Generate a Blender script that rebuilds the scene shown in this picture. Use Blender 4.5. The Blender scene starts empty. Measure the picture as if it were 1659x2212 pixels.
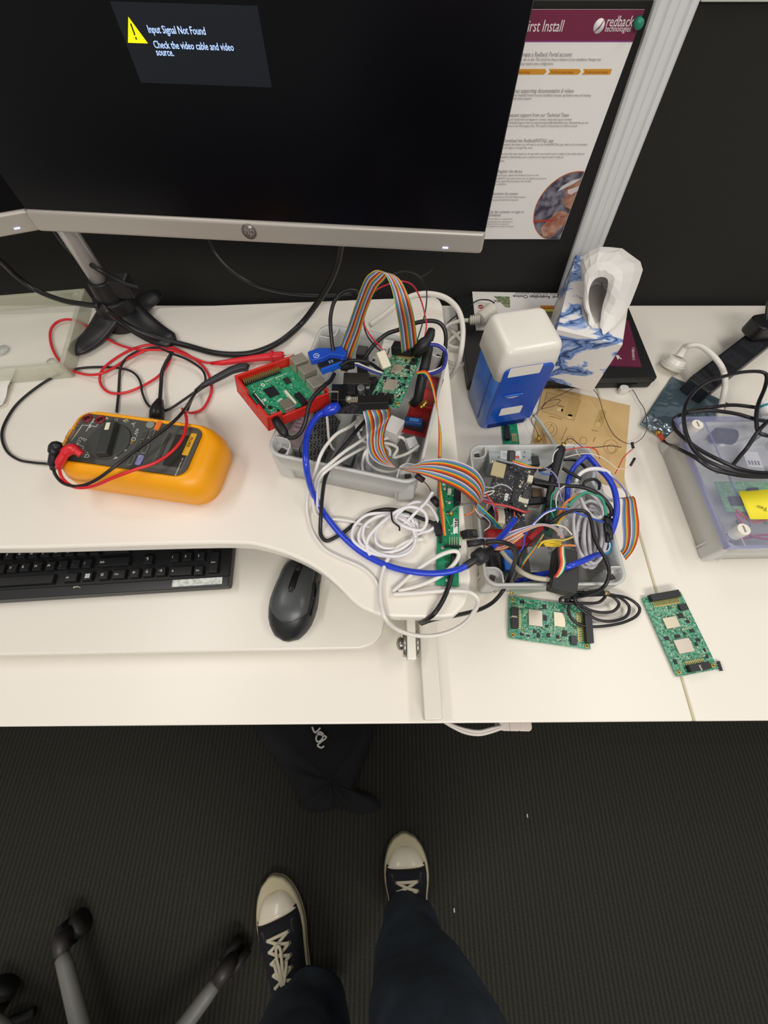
import bpy, math, random
from mathutils import Vector, Matrix
R = math.radians
# ------------------------------------------------------------------ camera, world, lights, exposure
F, TH, CAMH, CX, CY = 895.0, R(25.9), 1.33, 829.5, 1106.0     # focal length in photo pixels, pitch from straight down
SC = bpy.context.scene
COL = SC.collection
cam = bpy.data.cameras.new('camera'); camo = bpy.data.objects.new('camera', cam); COL.objects.link(camo)
camo.location = (0, 0, CAMH); camo.rotation_euler = (TH, 0, 0)
cam.sensor_fit = 'VERTICAL'; cam.sensor_height = 24; cam.lens = 24*F/2212; cam.clip_start = .01
SC.camera = camo
w = bpy.data.worlds.new('office'); SC.world = w; w.use_nodes = True
w.node_tree.nodes['Background'].inputs[0].default_value = (1, .965, .9, 1)
w.node_tree.nodes['Background'].inputs[1].default_value = .34
def area(name, loc, sx, sy, e, col=(1, .955, .90), rot=(0, 0, 0)):
    l = bpy.data.lights.new(name, 'AREA'); l.shape = 'RECTANGLE'; l.size = sx; l.size_y = sy; l.energy = e; l.color = col
    o = bpy.data.objects.new(name, l); COL.objects.link(o); o.location = loc; o.rotation_euler = rot
area('ceiling_light', (-1.1, .35, 2.7), .3, 1.2, 11)
area('ceiling_light', (1.25, .25, 2.7), .3, 1.2, 12)
area('ceiling_light', (-.1, 1.9, 2.7), 1.2, .6, 9)
area('ceiling_light', (.2, -1.7, 2.6), 1.6, .6, 52)
SC.view_settings.view_transform = 'Standard'; SC.view_settings.look = 'None'
SC.view_settings.exposure = -.05; SC.view_settings.gamma = 1; SC.view_settings.use_curve_mapping = False
# ------------------------------------------------------------------ measuring: a photo pixel met with a plane of known height
def ray(px, py):
    u, v = px-CX, CY-py
    return Vector((u, F*math.sin(TH)+v*math.cos(TH), -(F*math.cos(TH)-v*math.sin(TH))))
def at(px, py, z):
    d = ray(px, py); t = (z-CAMH)/d.z
    return Vector((d.x*t, d.y*t, z))
def aty(px, py, y):
    d = ray(px, py); t = y/d.y
    return Vector((d.x*t, y, CAMH+d.z*t))
# ------------------------------------------------------------------ materials
def lin(c): return tuple(((x/12.92) if x <= .04045 else ((x+.055)/1.055)**2.4) for x in c)
def hx(s): return lin(tuple(int(s[i:i+2], 16)/255 for i in (0, 2, 4)))+(1,)
MC = {}
def m(col, rough=.5, metal=0, alpha=1, emit=0, bump=0, bs=200, var=None, vs=20, coat=0, trans=0):
    k = (col, rough, metal, alpha, emit, bump, bs, var, vs, coat, trans)
    if k in MC: return MC[k]
    t = bpy.data.materials.new('surface_'+col); t.use_nodes = True; n = t.node_tree.nodes; L = t.node_tree.links
    b = n['Principled BSDF']; b.inputs['Base Color'].default_value = hx(col)
    b.inputs['Roughness'].default_value = rough; b.inputs['Metallic'].default_value = metal
    b.inputs['Alpha'].default_value = alpha; b.inputs['Coat Weight'].default_value = coat
    b.inputs['Transmission Weight'].default_value = trans
    if emit: b.inputs['Emission Color'].default_value = hx(col); b.inputs['Emission Strength'].default_value = emit
    tc = n.new('ShaderNodeTexCoord')
    if var:
        z = n.new('ShaderNodeTexNoise'); z.inputs['Scale'].default_value = vs; z.inputs['Detail'].default_value = 4
        L.new(tc.outputs['Object'], z.inputs['Vector'])
        r = n.new('ShaderNodeValToRGB'); r.color_ramp.elements[0].position = .38; r.color_ramp.elements[1].position = .62
        r.color_ramp.elements[0].color = hx(col); r.color_ramp.elements[1].color = hx(var)
        L.new(z.outputs['Fac'], r.inputs[0]); L.new(r.outputs[0], b.inputs['Base Color'])
    if bump:
        z = n.new('ShaderNodeTexNoise'); z.inputs['Scale'].default_value = bs; L.new(tc.outputs['Object'], z.inputs['Vector'])
        u = n.new('ShaderNodeBump'); u.inputs['Strength'].default_value = bump; u.inputs['Distance'].default_value = .001
        L.new(z.outputs['Fac'], u.inputs['Height']); L.new(u.outputs[0], b.inputs['Normal'])
    MC[k] = t
    return t
WHITE = m('efe8dc', .35); BLK = m('141416', .5); BLKG = m('101114', .28); GOLD = m('d9b455', .3, .9); SILV = m('c9c6c0', .3, .85)
GREY = m('c4c4c0', .45); CHIP = m('1b1b20', .45); CREAM = m('e6e2d6', .4); WCAB = m('e6e3de', .38); BCAB = m('131316', .38)
# ------------------------------------------------------------------ mesh building
class MB:
    def __init__(s): s.v = []; s.f = []; s.mi = []; s.sm = []
    def add(s, vs, fs, mi=0, M=None, sm=False):
        b = len(s.v); s.v += [tuple(M @ Vector(p)) if M else tuple(p) for p in vs]
        s.f += [tuple(i+b for i in f) for f in fs]; s.mi += [mi]*len(fs); s.sm += [sm]*len(fs); return s
    def box(s, x0, x1, y0, y1, z0, z1, M=None, mi=0, tp=0):
        a = tp
        vs = [(x0, y0, z0), (x1, y0, z0), (x1, y1, z0), (x0, y1, z0), (x0+a, y0+a, z1), (x1-a, y0+a, z1), (x1-a, y1-a, z1), (x0+a, y1-a, z1)]
        return s.add(vs, [(3, 2, 1, 0), (4, 5, 6, 7), (0, 1, 5, 4), (1, 2, 6, 5), (2, 3, 7, 6), (3, 0, 4, 7)], mi, M)
    def prism(s, poly, z0, z1, M=None, mi=0, sm=False):
        n = len(poly); vs = [(p[0], p[1], z0) for p in poly]+[(p[0], p[1], z1) for p in poly]
        ar = sum(poly[i][0]*poly[(i+1) % n][1]-poly[(i+1) % n][0]*poly[i][1] for i in range(n))
        fs = [tuple(range(n-1, -1, -1)), tuple(range(n, 2*n))]+[(i, (i+1) % n, n+(i+1) % n, n+i) for i in range(n)]
        if ar < 0: fs = [tuple(reversed(f)) for f in fs]
        return s.add(vs, fs, mi, M, sm)
    def loft(s, rings, M=None, mi=0, cap=True, sm=True, closed=True):
        n = len(rings[0]); vs = [p for r in rings for p in r]; fs = []
        for k in range(len(rings)-1):
            for i in range(n if closed else n-1):
                j = (i+1) % n; fs.append((k*n+i, k*n+j, (k+1)*n+j, (k+1)*n+i))
        if cap and closed: fs += [tuple(range(n-1, -1, -1)), tuple(range((len(rings)-1)*n, len(rings)*n))]
        return s.add(vs, fs, mi, M, sm)
    def cyl(s, p, q, r, r2=None, n=16, mi=0, sm=True, M=None):
        p, q = Vector(p), Vector(q); r2 = r if r2 is None else r2
        d = (q-p).normalized(); a = d.orthogonal().normalized(); b = d.cross(a)
        ring = lambda c, rr: [tuple(c+(a*math.cos(t)+b*math.sin(t))*rr) for t in [2*math.pi*i/n for i in range(n)]]
        return s.loft([ring(p, r), ring(q, r2)], M, mi, True, sm)
    def tube(s, pts, r, n=8, mi=0, M=None, flat=None):
        pts = [Vector(p) for p in pts]; rs = r if isinstance(r, (list, tuple)) else [r]*len(pts)
        rings = []; nrm = None
        for i, p in enumerate(pts):
            d = (pts[min(i+1, len(pts)-1)]-pts[max(i-1, 0)])
            if d.length < 1e-9: d = Vector((1, 0, 0))
            d.normalize()
            if nrm is None: nrm = (Vector((0, 0, 1))-d*d.z); nrm = nrm.normalized() if nrm.length > .05 else d.orthogonal().normalized()
            if flat: nrm = Vector((0, 0, 1))-d*d.z
            nrm = nrm-d*nrm.dot(d)
            nrm = nrm.normalized() if nrm.length > 1e-6 else d.orthogonal().normalized()
            b = d.cross(nrm); f = flat or 1
            rings.append([tuple(p+(b*math.cos(2*math.pi*k/n)+nrm*math.sin(2*math.pi*k/n)*f)*rs[i]) for k in range(n)])
        return s.loft(rings, M, mi)
    def ball(s, c, rx, ry=None, rz=None, n=14, mi=0, M=None):
        ry = ry or rx; rz = rz or rx; rings = []
        for k in range(n//2+1):
            a = -math.pi/2+math.pi*k/(n//2); cr = max(math.cos(a), .002)
            rings.append([(c[0]+rx*cr*math.cos(2*math.pi*i/n), c[1]+ry*cr*math.sin(2*math.pi*i/n), c[2]+rz*math.sin(a)) for i in range(n)])
        return s.loft(rings, M, mi)
    def torus(s, c, R_, r, n=20, k=8, mi=0, M=None):
        vs = []; fs = []
        for i in range(n):
            a = 2*math.pi*i/n
            for j in range(k):
                b = 2*math.pi*j/k; q = R_+r*math.cos(b); vs.append((c[0]+q*math.cos(a), c[1]+q*math.sin(a), c[2]+r*math.sin(b)))
        for i in range(n):
            for j in range(k): fs.append((i*k+j, ((i+1) % n)*k+j, ((i+1) % n)*k+(j+1) % k, i*k+(j+1) % k))
        return s.add(vs, fs, mi, M, True)
    def obj(s, name, mats, parent=None, bevel=0, bseg=2, sub=0, label=None, solid=0):
        me = bpy.data.meshes.new(name); me.from_pydata(s.v, [], s.f)
        mats = mats if isinstance(mats, (list, tuple)) else [mats]
        for q in mats: me.materials.append(q)
        me.polygons.foreach_set('material_index', s.mi); me.polygons.foreach_set('use_smooth', s.sm); me.update()
        o = bpy.data.objects.new(name, me); COL.objects.link(o); o.parent = parent
        if solid: d = o.modifiers.new('solid', 'SOLIDIFY'); d.thickness = solid; d.offset = 0
        if bevel:
            d = o.modifiers.new('bevel', 'BEVEL'); d.width = bevel; d.segments = bseg; d.limit_method = 'ANGLE'; d.angle_limit = R(40)
            me.polygons.foreach_set('use_smooth', [True]*len(me.polygons)); d.harden_normals = True
        if sub: d = o.modifiers.new('sub', 'SUBSURF'); d.levels = sub; d.render_levels = sub
        if label: o['label'] = label
        return o
def thing(name, label, cat, group=None):
    o = bpy.data.objects.new(name, None); COL.objects.link(o); o.empty_display_size = .02
    return tag(o, label, cat, group)
def tag(o, label=None, cat=None, group=None, kind=None):
    if label: o['label'] = label
    if cat: o['category'] = cat
    if group: o['group'] = group
    if kind: o['kind'] = kind
    return o
def finalize():            # put every top-level origin at the base of its thing
    bpy.context.view_layer.update()
    for o in [x for x in COL.objects if x.parent is None and x.type in ('EMPTY', 'MESH')]:
        fam = [o]+list(o.children_recursive); pts = []
        for q in fam:
            if q.type == 'MESH': pts += [q.matrix_world @ Vector(c) for c in q.bound_box]
        if not pts: continue
        c = Vector(((min(p.x for p in pts)+max(p.x for p in pts))/2, (min(p.y for p in pts)+max(p.y for p in pts))/2, min(p.z for p in pts)))
        if o.type == 'MESH': o.data.transform(Matrix.Translation(-c)); o.location = c
        else: o.location = c
        for q in o.children: q.location = q.location-c
# ------------------------------------------------------------------ curves and frames
def cr(pts, seg=6):
    P = [Vector(p) for p in pts]; out = []
    if len(P) < 3: return P
    for i in range(len(P)-1):
        a, b, c, d = P[max(i-1, 0)], P[i], P[i+1], P[min(i+2, len(P)-1)]
        for k in range(seg):
            t = k/seg
            out.append(.5*((2*b)+(c-a)*t+(2*a-5*b+4*c-d)*t*t+(3*b-a-3*c+d)*t**3))
    return out+[P[-1]]
def path(pts, z=.73):
    out = []
    for p in pts:
        if len(p) > 2: z = p[2]
        out.append(at(p[0], p[1], z))
    return out
def cable(name, pts, r, mat, label, cat='cable', group=None, z=.73, seg=6, parent=None, n=8, flat=None):
    b = MB(); b.tube(cr(path(pts, z), seg), r, n, flat=flat); o = b.obj(name, mat, parent)
    if parent is None: tag(o, label, cat, group)
    return o
class Fr:                  # a flat working frame: origin a, x towards b, y towards c, z the upward normal
    def __init__(s, a, b, c):
        x = (b-a); s.w = x.length; x.normalize(); y = (c-a); y = y-x*y.dot(x); s.h = y.length; y.normalize(); z = x.cross(y)
        s.M = Matrix(((x.x, y.x, z.x, a.x), (x.y, y.y, z.y, a.y), (x.z, y.z, z.z, a.z), (0, 0, 0, 1))); s.I = s.M.inverted()
    def xy(s, px, py, zl=0):
        o = s.I @ Vector((0, 0, CAMH)); d = s.I.to_3x3() @ ray(px, py); t = (zl-o.z)/d.z
        return (o.x+d.x*t, o.y+d.y*t)
    def rect(s, pts, zl=0):
        q = [s.xy(*p, zl) for p in pts]; xs = [a[0] for a in q]; ys = [a[1] for a in q]
        return min(xs), max(xs), min(ys), max(ys)
    def off(s, dz): f = Fr.__new__(Fr); f.M = s.M @ Matrix.Translation((0, 0, dz)); f.I = f.M.inverted(); f.w = s.w; f.h = s.h; return f
def fr(a, b, c): return Fr(at(*a), at(*b), at(*c))
def rrect(x0, x1, y0, y1, r, n=5):
    out = []
    for cx_, cy_, a0 in ((x1-r, y0+r, -90), (x1-r, y1-r, 0), (x0+r, y1-r, 90), (x0+r, y0+r, 180)):
        for k in range(n+1):
            a = R(a0+90*k/n); out.append((cx_+r*math.cos(a), cy_+r*math.sin(a)))
    return out
def rpoly(P, r, n=5):       # polygon with rounded corners (r a number or list)
    out = []; N = len(P)
    for i in range(N):
        p = Vector(P[i][:2]); a = Vector(P[i-1][:2]); b = Vector(P[(i+1) % N][:2]); rr = r[i] if isinstance(r, (list, tuple)) else r
        if rr <= 0: out.append(tuple(p)); continue
        da = (a-p); db = (b-p); k = min(rr, da.length*.49, db.length*.49); s0 = p+da.normalized()*k; s1 = p+db.normalized()*k
        for j in range(n+1):
            t = j/n; out.append(tuple(s0*(1-t)**2+p*2*t*(1-t)+s1*t*t))
    return out
def text(name, body, size, mat, M, parent, sx=1, align='LEFT', ext=.0002, shear=0, bold=0):
    c = bpy.data.curves.new(name, 'FONT'); c.body = body; c.size = size; c.extrude = ext; c.align_x = align; c.shear = shear; c.offset = bold
    c.resolution_u = 2
    o = bpy.data.objects.new(name, c); COL.objects.link(o); dg = bpy.context.evaluated_depsgraph_get()
    me = bpy.data.meshes.new_from_object(o.evaluated_get(dg)); bpy.data.objects.remove(o); bpy.data.curves.remove(c)
    me.transform(M @ Matrix.Diagonal((sx, 1, 1, 1))); me.materials.clear(); me.materials.append(mat)
    q = bpy.data.objects.new(name, me); COL.objects.link(q); q.parent = parent
    return q
def MT(fr_, x, y, z=0, rot=0): return fr_.M @ Matrix.Translation((x, y, z)) @ Matrix.Rotation(R(rot), 4, 'Z')
ZD, ZR, ZT, YW = .72, .86, .755, .806      # heights: desk, raised platform, keyboard tray; distance of the partition
# ------------------------------------------------------------------ setting
def carpet():
    t = bpy.data.materials.new('ribbed_carpet'); t.use_nodes = True; n = t.node_tree.nodes; L = t.node_tree.links; b = n['Principled BSDF']
    b.inputs['Roughness'].default_value = .95; b.inputs['Specular IOR Level'].default_value = .15
    tc = n.new('ShaderNodeTexCoord'); mp = n.new('ShaderNodeMapping'); L.new(tc.outputs['Object'], mp.inputs[0])
    wv = n.new('ShaderNodeTexWave'); wv.bands_direction = 'X'; wv.inputs['Scale'].default_value = 28; wv.inputs['Distortion'].default_value = .6
    wv.inputs['Detail'].default_value = 2; wv.inputs['Detail Scale'].default_value = 3; L.new(mp.outputs[0], wv.inputs['Vector'])
    nz = n.new('ShaderNodeTexNoise'); nz.inputs['Scale'].default_value = 260; L.new(mp.outputs[0], nz.inputs['Vector'])
    r = n.new('ShaderNodeValToRGB'); r.color_ramp.elements[0].color = hx('1a1a17'); r.color_ramp.elements[1].color = hx('393934')
    mx = n.new('ShaderNodeMath'); mx.operation = 'MULTIPLY_ADD'; mx.inputs[1].default_value = .45; L.new(wv.outputs['Fac'], mx.inputs[0]); 
    m2 = n.new('ShaderNodeMath'); m2.operation = 'MULTIPLY'; m2.inputs[1].default_value = .6; L.new(nz.outputs['Fac'], m2.inputs[0]); L.new(m2.outputs[0], mx.inputs[2])
    L.new(mx.outputs[0], r.inputs[0]); L.new(r.outputs[0], b.inputs['Base Color'])
    u = n.new('ShaderNodeBump'); u.inputs['Strength'].default_value = .7; u.inputs['Distance'].default_value = .003
    L.new(mx.outputs[0], u.inputs['Height']); L.new(u.outputs[0], b.inputs['Normal'])
    return t
o = MB().box(-2.6, 2.6, -2.4, 2.4, -.05, 0).obj('floor', carpet()); tag(o, 'dark grey ribbed office carpet', kind='structure')
FAB = m('1f1f1d', .95, bump=.5, bs=900)
ZP = 1.142
xb, xt = .398, .366       # the post leans slightly
b = MB(); b.add([(-2.2, YW, 0), (xb+.01, YW, 0), (xb+.01, YW, .72), (xt+.01, YW, ZP), (-2.2, YW, ZP)]+[(-2.2, YW+.05, 0), (xb+.01, YW+.05, 0), (xb+.01, YW+.05, .72), (xt+.01, YW+.05, ZP), (-2.2, YW+.05, ZP)],
    [(0, 1, 2, 3, 4), (9, 8, 7, 6, 5), (4, 3, 8, 9), (1, 0, 5, 6), (0, 4, 9, 5), (3, 2, 7, 8), (2, 1, 6, 7)])
tag(b.obj('wall_back', FAB), 'black fabric partition panel behind the monitors', kind='structure')
b = MB(); b.add([(2.2, YW, 0), (xb+.01, YW, 0), (xb+.01, YW, .72), (xt+.01, YW, ZP), (2.2, YW, ZP)]+[(2.2, YW+.05, 0), (xb+.01, YW+.05, 0), (xb+.01, YW+.05, .72), (xt+.01, YW+.05, ZP), (2.2, YW+.05, ZP)],
    [(4, 3, 2, 1, 0), (5, 6, 7, 8, 9), (9, 8, 3, 4), (6, 5, 0, 1), (5, 9, 4, 0), (8, 7, 2, 3), (7, 6, 1, 2)])
tag(b.obj('wall_back_right', FAB), 'black fabric partition panel beside the aluminium post', kind='structure')
b = MB(); b.box(xt+.03, 2.2, YW-.006, YW+.056, ZP, ZP+.02); tag(b.obj('trim_1', m('d9ddd8', .4), bevel=.002), 'pale top rail of the partition', kind='structure')
# ribbed aluminium post: a comb-like profile swept from desk to top
prof = [(-.027, 0), (-.027, -.008), (-.023, -.012), (-.0165, -.012), (-.0145, -.0075), (-.0115, -.0075), (-.0095, -.012), (-.002, -.012), (-.001, -.010), (.001, -.010), (.002, -.012),
        (.0095, -.012), (.0115, -.0075), (.0145, -.0075), (.0165, -.012), (.023, -.012), (.027, -.008), (.027, 0), (.027, .056), (-.027, .056)]
ring = lambda x, z: [(x+p[0], YW+p[1], z) for p in prof]
b = MB(); b.loft([ring(xb, 0), ring(xb, .72), ring(xt-.003, ZP+.045)], sm=False)
tag(b.obj('trim_2', m('ecedee', .36, .15)), 'ribbed silver aluminium partition post', kind='structure')
# ------------------------------------------------------------------ desks
def seamx(y): return at(1411, 1252, ZD).x+(y-at(1411, 1252, ZD).y)*(at(1500, 1555, ZD).x-at(1411, 1252, ZD).x)/(at(1500, 1555, ZD).y-at(1411, 1252, ZD).y)
yf0, yf1 = at(0, 1570, ZD).y, at(1659, 1557, ZD).y; xL = at(0, 1570, ZD).x; xR = at(1659, 1557, ZD).x
fy = lambda x: yf0+(yf1-yf0)*(x-xL)/(xR-xL)
DESK = m('efe9de', .34, bump=.03, bs=900)
def desk(x0, x0b, x1, x1b, label, legs, yb=YW-.013):
    t = thing('desk', label, 'desk', 'office desks')
    P = [(x0, fy(x0)), (x1, fy(x1)), (x1b, yb), (x0b, yb)]
    MB().prism(P, ZD-.025, ZD).obj('desktop', DESK, t, bevel=.0025)
    for lx in legs:
        b = MB(); b.box(lx-.025, lx+.025, .62, .67, .01, ZD-.02); b.box(lx-.03, lx+.03, .25, .7, 0, .03); b.obj('leg', m('d8d8d6', .4), t, bevel=.003)
    MB().box(legs[0], legs[-1], .63, .66, ZD-.09, ZD-.03).obj('crossbar', m('d8d8d6', .4), t)
sf, sb = seamx(fy(.4)), seamx(YW)
desk(-1.5, -1.5, sf-.0012, sb-.0012, 'white laminate desk carrying the raised platform and the grey box beside it', (-1.3, .2))
desk(sf+.0012, sb+.0012, 1.6, 1.6, 'white laminate desk beyond the seam, under the clear-lidded box', (.62, 1.4))
b = MB(); b.add([(sf-.0012, fy(.4)+.001, ZD-.0006), (sf+.0012, fy(.4)+.001, ZD-.0006), (sb+.0012, YW-.014, ZD-.0006), (sb-.0012, YW-.014, ZD-.0006), (sf-.0012, fy(.4)+.001, ZD-.012), (sf+.0012, fy(.4)+.001, ZD-.012), (sb+.0012, YW-.014, ZD-.012), (sb-.0012, YW-.014, ZD-.012)], [(0, 1, 2, 3), (7, 6, 5, 4), (0, 4, 5, 1), (1, 5, 6, 2), (2, 6, 7, 3), (3, 7, 4, 0)])
tag(b.obj('seam_strip', m('c9c09c', .5)), 'pale yellowish joint strip between the two white desks', 'strip')
# ------------------------------------------------------------------ sit-stand converter
t = thing('sit_stand_platform', 'white curved sit-stand platform with lowered keyboard tray on the desk', 'desk riser')
outer = [(-420, 1183), (0, 1184), (200, 1180), (430, 1174), (520, 1174), (560, 1179), (620, 1197), (680, 1226), (725, 1262), (765, 1302), (795, 1320), (840, 1332), (960, 1333), (990, 1322), (1010, 1295), (1018, 1250)]
P = [at(a, b_, ZR)[:2] for a, b_ in outer]
P = [tuple(p)[:2] for p in cr([Vector((p[0], p[1], 0)) for p in P], 5)]
P += [tuple(at(956, 658, ZR)[:2]), tuple(at(950, 646, ZR)[:2]), tuple(at(938, 639, ZR)[:2]), tuple(at(-600, 700, ZR)[:2])]
MB().prism(P, ZR-.02, ZR).obj('platform', m('eee8de', .32, bump=.02, bs=900), t, bevel=.004, bseg=3)
tp = [(-420, 1415), (0, 1415), (778, 1401), (806, 1392), (824, 1372), (830, 1345), (829, 1300), (800, 1180), (-420, 1180)]
q = [tuple(at(a, b_, ZT)[:2]) for a, b_ in tp]
MB().prism(q, ZT-.014, ZT).obj('keyboard_tray', m('e9e3d9', .32, bump=.02, bs=900), t, bevel=.003, bseg=3)
f = fr((917, 1556, ZD+.03), (957, 1555, ZD+.03), (903, 1340, ZD+.03))
b = MB(); b.box(0, f.w, 0, .42, -.03, 0, f.M); b.obj('base_tube', m('e3ddd2', .38), t, bevel=.002)
g = at(-150, 1480, ZD+.02)
b = MB(); b.box(-.75, -.712, .07, .42, ZD, ZD+.03); b.obj('base_tube', m('e3ddd2', .38), t, bevel=.002)
b = MB(); b.box(-.70, at(935, 1300, ZD).x, .40, .43, ZD, ZD+.03); b.obj('cross_rail', m('e3ddd2', .38), t, bevel=.002)
f = fr((880, 1425, ZD+.055), (900, 1425, ZD+.055), (877, 1340, ZD+.055))
b = MB(); b.box(0, f.w, 0, .30, -.03, 0, f.M, tp=.0); b.obj('lift_arm', m('f0ebe2', .36), t, bevel=.002)
for (dx, s) in ((-.0045, 1), (f.w+.0005, 0)):
    b = MB(); b.cyl((dx, .022, -.018), (dx+.004, .022, -.018), .017, n=24, M=f.M)
    if s: b.ball((dx-.003, .022, -.018), .006, .009, .009, M=f.M)
    b.obj('bolt', m('a9a7a0', .25, .9), t)
b = MB(); q0 = f.M @ Vector((f.w/2, .15, -.02)); b.cyl(q0, (q0.x, q0.y, ZR-.02), .012); b.obj('strut', m('d8d4ca', .4), t)
# ------------------------------------------------------------------ monitors
SCR = m('04040a', .26); SCR.node_tree.nodes['Principled BSDF'].inputs['Specular IOR Level'].default_value = .28
def monitor(a, b_, label, logo, led, msg=False, back=1):
    t = thing('monitor', label, 'monitor', 'monitors on the twin stand')
    A, B = at(*a), at(*b_); f = Fr(A, B, A+Vector((0, 0, .3))); W = f.w; x0 = 0
    if not back: x0 = f.w-.53
    hc = .0235
    MB().box(x0, W, 0, .345, -.022, 0, f.M).obj('housing', m('18181a', .5), t, bevel=.004)
    MB().box(x0+.0015, W-.0015, hc, .342, 0, .0012, f.M).obj('screen', SCR, t)
    MB().box(x0, W, 0, hc, -.01, .005, f.M).obj('chin_bezel', m('b9b3ab', .42, .35), t, bevel=.004, bseg=3)
    b = MB(); b.box(x0+W*.5-.12, x0+W*.5+.12, .06, .24, -.045, -.02, f.M); b.obj('back_cover', m('18181a', .5), t, bevel=.01)
    if logo:
        lx, ly = f.xy(*logo, .005)
        lg = MB().cyl((lx, ly, .0052), (lx, ly, .0056), .0085, n=28, M=f.M).obj('logo', m('7d7873', .3, .5), t)
        text('lettering', 'hp', .0125, m('b9b3ab', .4, .4), MT(f, lx-.0062, ly-.0032, .0058), lg, shear=.25, bold=-.0002)
    lx, ly = f.xy(*led, .005)
    MB().box(lx-.003, lx+.003, ly-.0006, ly+.0006, .005, .0056, f.M).obj('power_light', m('9fa8ff', .4, emit=6), t)
    if msg:
        sx0, sy0 = f.xy(305, 178, .0012); sx1, sy1 = f.xy(556, 12, .0012)
        box = MB().box(sx0, sx1, sy0, sy1, .0012, .0015, f.M).obj('message_box', m('10161f', .35, emit=.28), t)
        gx, gy = f.xy(289, 68, .0015)
        MB().prism([(gx-.0085, gy-.0065), (gx+.0085, gy-.0065), (gx, gy+.008)], .0015, .0018, f.M).obj('warning_triangle', m('e6e600', .5, emit=.85), box)
        q = MB(); q.box(gx-.0006, gx+.0006, gy-.002, gy+.0045, .0018, .002, f.M); q.box(gx-.0006, gx+.0006, gy-.0045, gy-.003, .0018, .002, f.M); q.obj('exclamation_mark', m('15150a', .5), box)
        T = m('a9c4ff', .5, emit=1.1)
        for s, p in (('Input Signal Not Found', (320, 67)), ('Check the video cable and video', (333, 100)), ('source.', (338, 116))):
            x, y = f.xy(*p, .0015); text('message_text', s, .0063, T, MT(f, x, y-.001, .0016), box, sx=.82)
    return f
fm = monitor((86, 496, 1.03), (1040, 545, 1.03), 'large monitor with a silver chin showing a signal warning message', (538, 500), (962, 535), True)
Fr2 = monitor((0, 510, 1.027), (90, 494, 1.027), 'monitor mostly out of frame, only its lower silver corner showing', None, (37, 493), False, 0)
# ------------------------------------------------------------------ twin monitor stand
t = thing('monitor_stand', 'twin monitor stand with chrome pole and black spread foot on the platform', 'monitor stand')
C0 = at(272, 694, ZR); SB = m('1d1d20', .42)
C0.y = at(272, 692, ZR).y
b = MB(); top = C0+Vector((0, 0, .028))
for tx, ty in ((168, 753), (361, 734), (330, 640), (240, 645)):
    e = at(tx, ty, ZR+.008); pts = cr([top-(top-e)*.05, top-(top-e)*.35-Vector((0, 0, .004)), top-(top-e)*.7-Vector((0, 0, .006)), e], 4)
    n = len(pts); rs = [.027-.010*(i/(n-1)) for i in range(n)]
    rings = []; d = (e-top); d.z = 0; d.normalize(); s_ = Vector((-d.y, d.x, 0))
    for p, r_ in zip(pts, rs):
        zt = p.z; rings.append([tuple(p+s_*(r_*math.cos(a))+Vector((0, 0, 1))*(max(math.sin(a), -.4)*r_*.36)) for a in [2*math.pi*k/12 for k in range(12)]])
    tip = e+d*.012; rings.append([tuple(tip+s_*(.009*math.cos(a))+Vector((0, 0, .004*math.sin(a)))) for a in [2*math.pi*k/12 for k in range(12)]])
    q = MB(); q.loft(rings); q.obj('leg', SB, t)
b = MB(); b.cyl((C0.x, C0.y, ZR+.001), (C0.x, C0.y, ZR+.045), .036, .027, n=28); b.obj('hub', SB, t, bevel=.003)
b = MB(); b.cyl((C0.x, C0.y, ZR+.035), (C0.x, C0.y, ZR+.072), .0215, .0175, n=28); co = b.obj('collar', SB, t, bevel=.002)
b = MB(); b.box(C0.x+.012, C0.x+.042, C0.y-.012, C0.y+.012, ZR+.045, ZR+.075); b.obj('cable_clip', SB, t, bevel=.004)
b = MB(); b.cyl((C0.x, C0.y, ZR+.065), (C0.x, C0.y, 1.30), .0125, n=28); b.obj('pole', m('f4f1ef', .18, .45), t)
b = MB(); b.box(C0.x-.03, C0.x+.03, C0.y-.02, C0.y+.02, 1.13, 1.18); b.box(C0.x-.3, C0.x+.24, C0.y+.01, C0.y+.035, 1.14, 1.17); b.obj('cross_arm', SB, t, bevel=.003)
# ------------------------------------------------------------------ poster
t = thing('poster', 'white instruction poster with maroon header pinned to the black partition', 'poster')
yp = YW-.002
TRx = .331; zt, zb = aty(1399, 20, yp).z, aty(1209, 516, yp).z; A = Vector((TRx-.212, yp, zb))
f = Fr(A, Vector((TRx, yp, zb)), A+Vector((0, 0, zt-zb)))
MB().box(0, f.w, 0, f.h, 0, .0008, f.M).obj('sheet', m('f8f5f2', .5), t)
hy = f.xy(1300, 88, .001)[1]
hd = MB().box(0, f.w, hy, f.h, .0008, .0011, f.M).obj('header_band', m('7a2247', .45), t)
MB().box(0, f.w, hy-.0012, hy, .0008, .0011, f.M).obj('header_rule', m('8a3a86', .45), t)
WT = m('f3eeee', .5)
def ptxt(s, px, py, size, mat_, parent=t, sx=.82, name='lettering', end=None, bold=0, shear=0):
    x, y = f.xy(px, py, .001); text(name, s, size, mat_, MT(f, x, y, .0012), parent, sx=sx, bold=bold, shear=shear)
x, y = f.xy(1138, 68, .001); x1 = f.xy(1215, 68, .001)[0]
text('title_lettering', 'First Install', .0148, WT, MT(f, x1, y, .0012), hd, sx=.80, align='RIGHT')
ptxt('redback', 1307, 57, .0135, WT, hd, .80); ptxt('technologies', 1305, 68, .0078, WT, hd, .86)
lx, ly = f.xy(1294, 56, .001)
lg = MB().cyl((lx, ly, .0011), (lx, ly, .0014), .0068, n=28, M=f.M).obj('logo', WT, hd)
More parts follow.
